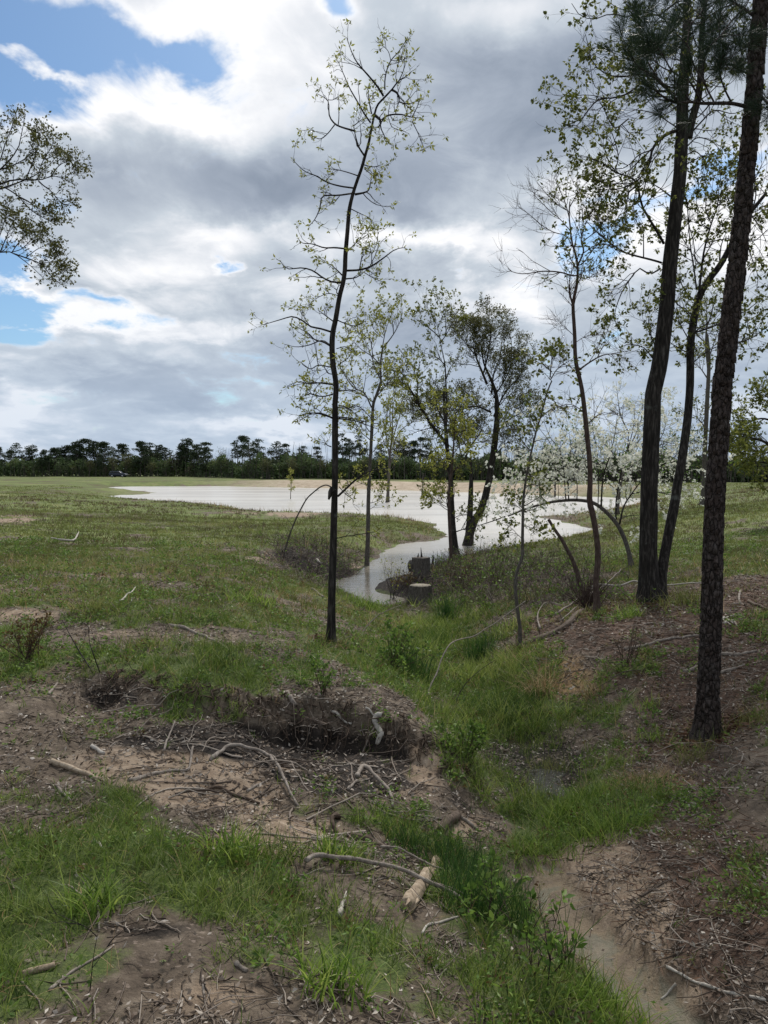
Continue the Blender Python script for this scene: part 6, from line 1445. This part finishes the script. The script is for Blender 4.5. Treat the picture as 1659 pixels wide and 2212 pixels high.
        P = np.stack([x[idx], y[idx], z[idx]], 1) + np.stack([np.cos(a) * .035 * (1 - t * .6), np.sin(a) * .035 * (1 - t * .6), hgt * t], 1)
        D = np.stack([np.cos(a), np.sin(a), r.uniform(-.1, .9, len(a))], 1); red = np.repeat(r.random(n) < .10, per)
        mb.leaves(P[~red], D[~red], ls * r.uniform(.5, 1.3, (~red).sum()), ls * .42, r); mr.leaves(P[red], D[red], ls * r.uniform(.5, 1.2, red.sum()), ls * .42, r)
    stuff(mb, 'weeds', 'weed', 'low green broad-leaved weeds over the banks', 'weeds'); stuff(mr, 'reddish_weeds', 'weed_red', 'low reddish-brown weeds among the green', 'weeds')
    # 5. leaf litter, bark crumbs and twigs
    mb = MB(); tw = MB(); nd = MB()
    for d0, d1, n0, ls in ((2.1, 5, 22000, .032), (5, 9, 30000, .040), (9, 16, 26000, .06)):
        x, y, z, sd = scatter(n0, -.62, .62, d0, d1, r); g, s, k, rd, tn, wet = cov_at(x, y, z)
        keep = (r.random(n0) < np.clip((.85 - g * 1.0 + rd * .4 - s * .45 - wet) * (1 + 1.8 * fbm(x * 1.5 + 7, y * 1.5, 3)), .02, 1)) & (sd < -.1)
        x, y, z = x[keep], y[keep], z[keep]; n = len(x); P = np.stack([x, y, z + r.uniform(.002, .012, n)], 1)
        D = nrm(np.stack([r.normal(size=n), r.normal(size=n), r.uniform(-.1, .45, n)], 1))
        mb.leaves(P, D, ls * r.uniform(.35, 1.35, n), ls * .5 * r.uniform(.5, 1.2, n), r, r.random(n) ** 1.3, .4)
        m = int(n * .22); i = r.integers(0, n, m); L = r.uniform(.04, .26, m); a = r.random(m) * 2 * pi
        d = np.stack([np.cos(a), np.sin(a), r.normal(0, .10, m)], 1); q = P[i][:, None] + d[:, None] * (L[:, None, None] * np.linspace(-.5, .5, 4)[None, :, None]) + r.normal(0, .006, (m, 4, 3))
        q[..., 2] = np.maximum(q[..., 2], hbase(q[..., 0].ravel(), q[..., 1].ravel()).reshape(m, 4) + .003)
        tw.tubes(q, (r.uniform(.0012, .0038, m) * (1 + d0 / 14))[:, None] * np.linspace(1, .6, 4), 3, 0.5)
    for d0, d1, n0 in ((9, 18, 30000), (18, 40, 30000)):
        x, y, z, sd = scatter(n0, -.62, .62, d0, d1, r); g, s, k, rd, tn, wet = cov_at(x, y, z)
        cl = fbm(x * .55, y * .55, 3)
        keep = (r.random(n0) < np.clip(k * .9 + (cl > .28) * .5 + (g < .25) * .12, 0, 1)) & (sd < -.1); x, y, z = x[keep], y[keep], z[keep]; m = len(x); L = r.uniform(.10, .45, m); a = r.random(m) * 2 * pi
        d = np.stack([np.cos(a), np.sin(a), r.normal(0, .35, m)], 1); q = np.stack([x, y, z], 1)[:, None] + d[:, None] * (L[:, None, None] * np.linspace(-.5, .5, 4)[None, :, None]) + r.normal(0, .012, (m, 4, 3))
        q[..., 2] = np.maximum(q[..., 2], hbase(q[..., 0].ravel(), q[..., 1].ravel()).reshape(m, 4) + .004)
        tw.tubes(q, (r.uniform(.002, .006, m) * (d0 / 9))[:, None] * np.linspace(1, .6, 4), 3, 0.5)
    bw = MB(); x, y, z, sd = scatter(16000, -.62, .62, 11, 70, r); c_ = fbm(x * .25 + 3, y * .25, 3)
    keep = (sd < -.3) & (r.random(len(x)) < np.clip(c_ * 2 + .2, 0, .8)); x, y, z = x[keep], y[keep], z[keep]; n = len(x); idx = np.repeat(np.arange(n), 6)
    bw.blades(np.stack([x[idx], y[idx], z[idx]], 1) + r.normal(0, .06, (n * 6, 3)) * [1, 1, 0], r.uniform(.08, .28, n * 6), .006 * np.clip(y[idx] / 12, 1, 5), r, .4, .4, r.random(n * 6), 2)
    stuff(bw, 'brown_weeds', 'weed_brown', 'dead brown weed stems scattered through the field', 'weeds')
    tw.R = [r.random(len(a)) * 0 + np.repeat(r.random(len(a) // 12), 12) for a in tw.V]
    stuff(mb, 'leaf_litter', 'litter', 'curled brown and pale dead leaves on the soil', 'leaf litter'); stuff(tw, 'twigs', 'twig', 'small dead twigs strewn on the soil', 'twigs')
    # pine straw on the right slope
    x, y, z, sd = scatter(26000, .05, .62, 2.4, 13, r); g, s, k, rd, tn, wet = cov_at(x, y, z); keep = (r.random(len(x)) < rd * 1.2) & (wet < .3)
    x, y, z = x[keep], y[keep], z[keep]; n = len(x); a = r.random(n) * 2 * pi
    nd.leaves(np.stack([x, y, z + .004], 1), np.stack([np.cos(a), np.sin(a), r.normal(0, .12, n)], 1), r.uniform(.08, .16, n), .004 + .0004 * y, r, r.random(n) * .6, .02)
    stuff(nd, 'pine_straw', 'pine_straw', 'reddish fallen pine needles on the right slope', 'pine straw')
lawn()
def in_ell(x, y, z, L, r):
    u, v = project(x, y, z); return r.random(len(x)) < np.clip(ell(u, v, L), 0, 1)
def lush():
    r = np.random.default_rng(17); x, y, z, sd = scatter(16000, -.15, .4, 5.5, 19, r)
    k = in_ell(x, y, z, [(1000,1410,110,70,.9),(1070,1530,100,70,.9),(1030,1640,80,50,.6),(980,1360,60,18,.4),(1180,1600,90,60,.4),(1100,1720,60,60,.6)], r) & (sd < -.1)
    x, y, z = x[k], y[k], z[k]; n = len(x); idx = np.repeat(np.arange(n), 7); c = fbm(x * .9, y * .9, 3)
    mb = MB(); mb.blades(np.stack([x[idx], y[idx], z[idx]], 1) + r.normal(0, .03, (n * 7, 3)) * [1, 1, 0], r.uniform(.10, .28, n * 7) * np.repeat(np.clip(1 + 2 * c, .35, 1.7), 7), .0055 * np.clip(y[idx] / 7, 1, 2), r, .3, .8, np.clip(np.repeat(.45 + c * .8, 7) + r.normal(0, .2, n * 7), 0, 1), 3)
    stuff(mb, 'gully_grass', 'grass', 'long dense grass filling the gully bed', 'grass')
    # dead brush and brambles on the banks of the inlet
    mb = MB(); lf = MB(); x, y, z, sd = scatter(9000, -.25, .4, 11, 30, r)
    k = in_ell(x, y, z, [(1130,1240,150,34,1.),(1010,1255,60,35,.8),(900,1265,50,14,.35),(700,1210,80,34,.8),(1250,1290,60,30,.8),(720,1245,50,20,.7),(1060,1290,90,24,.9),(950,1215,50,14,.7),(1330,1310,60,20,.4),(640,1180,60,25,.3),(860,1165,120,14,.25)], r) & (sd < -.02)
    P0 = np.stack([x[k], y[k], z[k]], 1); n = len(P0); idx = np.repeat(np.arange(n), 4)
    A = grow(P0[idx], nrm(np.array([0, 0, .8]) + r.normal(0, .75, (n * 4, 3))), r.uniform(.15, .55, n * 4), 6, .2, -.02, r); R = np.ones((n * 4, 1)) * r.uniform(.0035, .007, (n * 4, 1)) * np.linspace(1, .5, 6)
    A[..., 2] = np.maximum(A[..., 2], z[k][idx][:, None]); mb.tubes(A, R, 3); mb.R = [np.repeat(r.random(n * 4) ** 1.6, 18)]
    clusters(lf, A[r.random(n * 4) < .4], 3, .05, .55, r, 0, .3)
    stuff(mb, 'dead_brush', 'twig', 'dark dead brush and brambles on the inlet banks', 'brush'); stuff(lf, 'bramble_leaves', 'weed', 'small green bramble leaves on the inlet banks', 'brambles')
    # crumbled soil
    cl = MB(); x, y, z, sd = scatter(9000, -.62, .62, 2.3, 11, r); g, s, k_, rd, tn, wet = cov_at(x, y, z)
    k = (in_ell(x, y, z, [(600,1640,300,80,.8),(400,1690,260,60,.5),(250,1520,120,50,.6),(900,1720,130,60,.6)], r) | (r.random(len(x)) < np.clip(.22 - g * .4, 0, .2))) & (sd < -.1) & (wet < .1)
    x, y, z = x[k], y[k], z[k]; n = len(x); s = r.uniform(.006, .021, n) * (1 + 1.0 * (r.random(n) < .06))
    oc = nrm(np.array([[1,0,0],[.3,.95,0],[-.8,.6,0],[-.8,-.6,0],[.3,-.95,0],[.4,.2,.8],[-.4,.3,.75],[0,-.5,.8]])); V = oc[None] * s[:, None, None] * r.uniform(.6, 1.25, (n, 8, 1)); V[..., 2] *= .7; V = V + np.stack([x, y, z], 1)[:, None]
    fc = np.array([[0,1,5],[1,2,6],[1,6,5],[2,3,6],[3,4,7],[3,7,6],[4,0,7],[0,5,7],[5,6,7]]); T = (fc[None] + (np.arange(n) * 8)[:, None, None]).reshape(-1, 3)
    cl.add(V.reshape(-1, 3), T, None, np.repeat(r.random(n), 8)); stuff(cl, 'soil_clods', 'clod', 'crumbled clods of brown soil', 'soil')
    # longer dead sticks and roots lying round the hollow
    tw = MB(); x, y, z, sd = scatter(5000, -.6, .62, 2.6, 12, r)
    k = in_ell(x, y, z, [(650,1680,260,90,.28),(880,1850,150,90,.35),(400,1560,260,60,.15),(1530,1480,160,140,.10),(1500,1950,180,200,.08),(250,2050,250,120,.08),(950,2000,120,60,.2)], r); P0 = np.stack([x[k], y[k], z[k]], 1); n = len(P0)
    a = r.random(n) * 2 * pi; A = grow(P0, np.stack([np.cos(a), np.sin(a), r.normal(0, .25, n)], 1), r.uniform(.2, .8, n), 8, .16, 0, r)
    g = hbase(A[..., 0].ravel(), A[..., 1].ravel()).reshape(n, 8); A[..., 2] = np.maximum(np.minimum(A[..., 2], g + .08), g + .006)
    tw.tubes(A, r.uniform(.003, .009, (n, 1)) * np.linspace(1, .4, 8), 5); tw.R = [np.repeat(r.random(n) ** .8, 40)]
    stuff(tw, 'dead_sticks', 'twig', 'thin crooked dead sticks and roots strewn round the hollow', 'sticks')
lush()

def clump(name, label, cat, uv, n, H, matn, seed, rad=.08, wd=.006, lean=.3, bend=.7, seg=4, squash=1.):
    r = np.random.default_rng(seed); b0 = cast(*uv)[0]; p = np.clip(r.normal(0, rad, (n, 3)), -1.7 * rad, 1.7 * rad) * [1, squash, 0]; p[:, 2] = hbase(p[:, 0] + b0[0], p[:, 1] + b0[1]) - b0[2] - .01
    mb = MB(); mb.blades(p, H * r.uniform(.45, 1.1, n), wd, r, lean, bend, None, seg); o = mb.build(name, M[matn]); o.location = b0; return tag(o, label, cat)
CL = [
 ('grass_clump','tall bright grass clump below the sandy slope, left one of two',(500,1850),150,.26,'grass_bright',.07,.009),('grass_clump','tall bright grass clump below the sandy slope, right one of two',(725,1850),130,.24,'grass_bright',.06,.009),
 ('grass_clump','broad-bladed grass clump at the left below the rotten log',(205,1960),120,.24,'grass_bright',.07,.009),('grass_clump','fine soft grass clump in the middle of the near lawn',(680,1960),420,.19,'grass',.16,.004),
 ('grass_clump','soft grass clump lower in the near lawn',(470,1925),380,.17,'grass',.16,.004),('grass_clump','grass clump beside the crossing branches, right end of the near lawn',(1130//1,1905),30,.1,'grass',.05,.004),
 ('grass_clump','dark grass clump just left of the bleached crossing branch',(600,1860),200,.22,'grass',.09,.005),
 ('rush_clump','dark green rush clump right of the pale split log',(1045,1985),420,.40,'rush',.13,.005),('rush_clump','second dark rush clump just above the split log clump',(985,1880),260,.32,'rush',.11,.005),
 ('rush_clump','low dark rush tuft left of the wash, above the crossing branches',(880,1835),160,.2,'rush',.08,.005),
 ('grass_clump','bright green clump right of the gully pool, left one',(1215,1775),330,.30,'grass_bright',.13,.005),('grass_clump','bright green clump right of the gully pool, right one',(1320,1800),330,.30,'grass_bright',.13,.005),
 ('grass_clump','bright green clump on the rise above the sandy bed',(1170,1850),260,.20,'grass_bright',.13,.005),('grass_clump','yellowish fine clump just behind the bright pool clumps',(1275,1730),220,.26,'grass_bright',.10,.004),
 ('grass_clump','tall bright clump at the bottom edge beside the sandy bed',(1310,2190),260,.27,'grass_bright',.11,.006),('grass_clump','tall broad-bladed clump in the bottom centre weeds',(720,2130),120,.25,'grass_bright',.07,.009),
 ('grass_clump','bottom centre clump of long green blades',(1130,2190),220,.24,'grass',.12,.006),
 ('rush_clump','upright dark spiky rush tuft overhanging the sandy bed',(1215,2095),22,.42,'rush',.03,.007),
 ('dry_grass','tan drooping dry grass clump on the slope below the thin sapling',(1170,1495),260,.62,'grass_dry',.10,.006),('dry_grass','smaller wispy tan grass tuft right of the big tan clump',(1275,1505),60,.5,'grass_dry',.05,.005),
 ('dry_grass','faded straw tuft on the slope above the tan clump',(1120,1430),120,.5,'grass_dry',.10,.006),('dry_grass','straw-coloured flattened tussock below the pine foot',(1400,1690),420,.26,'grass_dry',.15,.004),
 ('grass_clump','thin grass tuft growing at the pine foot',(1500,1640),160,.22,'grass_field',.09,.004),('grass_clump','yellowish tuft right of the pine at the right edge',(1640,1555),160,.24,'grass_field',.09,.005),
 ('rush_clump','tall dark rushes in the gully nearest the low stump',(965,1345),160,.75,'rush',.10,.012),('rush_clump','dark rushes in the gully, left side halfway',(885,1460),260,.55,'rush',.13,.009),
 ('rush_clump','dark rushes in the gully, right side halfway',(1035,1420),240,.5,'rush',.13,.009),('grass_clump','fresh grass clump filling the gully bed behind the pool',(1090,1545),520,.34,'rush',.24,.006),
 ('rush_clump','small rush tuft in the gully, between the larger rush clumps',(940,1395),160,.4,'rush',.12,.009),
 ('grass_clump','bright clump on the inlet end, left of the low stump',(785,1312),240,.42,'grass_bright',.22,.012),('grass_clump','bright clump at the foot of the left lawn dip',(210,1325),260,.36,'grass_field',.16,.010),('grass_clump','wide tuft in the left field above the grey branch',(540,1305),260,.36,'grass_bright',.20,.011),
 ('grass_clump','yellow-green tuft left of the fallen grey branch',(310,1400),200,.25,'grass_field',.14,.008),('grass_clump','green tuft behind the dark hollow, centre',(855//1,1428),220,.28,'grass_bright',.16,.008),
 ('grass_clump','leafy green tuft on the rim behind the hollow',(480,1440),220,.28,'grass',.13,.008),('grass_clump','small tuft hanging on the rim of the hollow',(800,1590),90,.10,'grass_bright',.05,.005),
 ('grass_clump','green tuft on the wash below the hollow',(830,1780),180,.18,'grass_bright',.12,.005),('grass_clump','grass tuft on the red slope left of the pine, nearer',(1405,1600),90,.2,'grass_bright',.07,.006),
 ('grass_clump','grass tuft on the red slope right of the twiggy shrub',(1400,1530),90,.18,'grass_bright',.07,.006),('grass_clump','grass tuft between the bare-crowned tree and the double oak',(1360,1335),130,.32,'grass_bright',.10,.010),('grass_clump','yellow tuft right of the double oak foot',(1480,1305),220,.4,'grass_field',.22,.012),
 ('grass_clump','fine grass on the gully side below the canes',(1180,1600),260,.22,'grass',.16,.004),('grass_clump','soft drooping grass right of the gully pool, highest',(1190,1660//1),200,.2,'grass_field',.12,.004),
]
for i, (nm, lab, uv, n, H, mt, rad, wd) in enumerate(CL):
    dry = 'dry' in nm
    clump(nm, lab, {'dry_grass': 'dry grass', 'rush_clump': 'rushes', 'grass_clump': 'grass'}[nm], uv, n, H, mt, 500 + i, rad, wd, .35 if not dry else .55, (.25 if nm == 'rush_clump' else (1.5 if dry else .75)))

# roots hanging over the dark face of the hollow
def hanging():
    r = np.random.default_rng(8); n = 520; t = r.uniform(.08, .95, n); seg = t * (len(GUL) - 1); i = np.minimum(seg.astype(int), len(GUL) - 2); f = (seg - i)[:, None]
    q = GUL[i] * (1 - f) + GUL[i + 1] * f; d = nrm(GUL[i + 1] - GUL[i]); nrm_ = np.stack([-d[:, 1], d[:, 0]], 1)
    p = q + nrm_ * r.uniform(.16, .42, n)[:, None]; z = hbase(p[:, 0], p[:, 1]) + .01
    P = [np.stack([p[:, 0], p[:, 1], z], 1)]; cur = P[0].copy(); L = r.uniform(.08, .42, n)
    for s in range(5):
        cur = cur + np.concatenate([-nrm_ * r.uniform(.1, .5, (n, 1)) * L[:, None] / 3, -L[:, None] * .26 * r.uniform(.3, 1, (n, 1))], 1) + r.normal(0, .03, (n, 3))
        cur[:, 2] = np.maximum(cur[:, 2], hbase(cur[:, 0], cur[:, 1]) + .006); P.append(cur)
    mb = MB(); mb.tubes(np.stack(P, 1), (.001 + .009 * r.random(n) ** 3)[:, None] * np.linspace(1, .4, 6), 4)
    tag(mb.build('hanging_roots', M['root']), 'fine brown roots hanging over the dark face of the hollow', 'roots', None, 'stuff')
hanging()
def feet():
    r = np.random.default_rng(44); mb = MB(); nd = MB()
    for (u, v), rad, n in (((1527,1592),.22,170),((1397,1296),.42,240),((1435,1293),.3,120),((715,1393),.13,130),((1289,1322),.16,110),((1122,1398),.1,60)):
        b0 = cast(u, v)[0]; a = r.random(n) * 2 * pi; q = rad * r.uniform(.75, 1.6, n); x, y = b0[0] + q * np.cos(a), b0[1] + q * np.sin(a)
        P = np.stack([x, y, hbase(x, y) - .01], 1); mb.blades(P, r.uniform(.05, .22, n), .006 * max(1, b0[1] / 8), r, .4, .8, None, 3)
        m = n * 3; a = r.random(m) * 2 * pi; q = rad * r.uniform(.7, 1.9, m); x, y = b0[0] + q * np.cos(a), b0[1] + q * np.sin(a); t = r.random(m) * 2 * pi
        nd.leaves(np.stack([x, y, hbase(x, y) + r.uniform(0, .03, m)], 1), np.stack([np.cos(t), np.sin(t), r.normal(0, .15, m)], 1), r.uniform(.05, .12, m), r.uniform(.006, .03, m), r, r.random(m) * .7, .2)
    stuff(mb, 'grass', 'grass_field', 'thin grass growing round the tree feet', 'grass'); stuff(nd, 'leaf_litter', 'pine_straw', 'needles and leaves heaped round the tree feet', 'leaf litter')
feet()
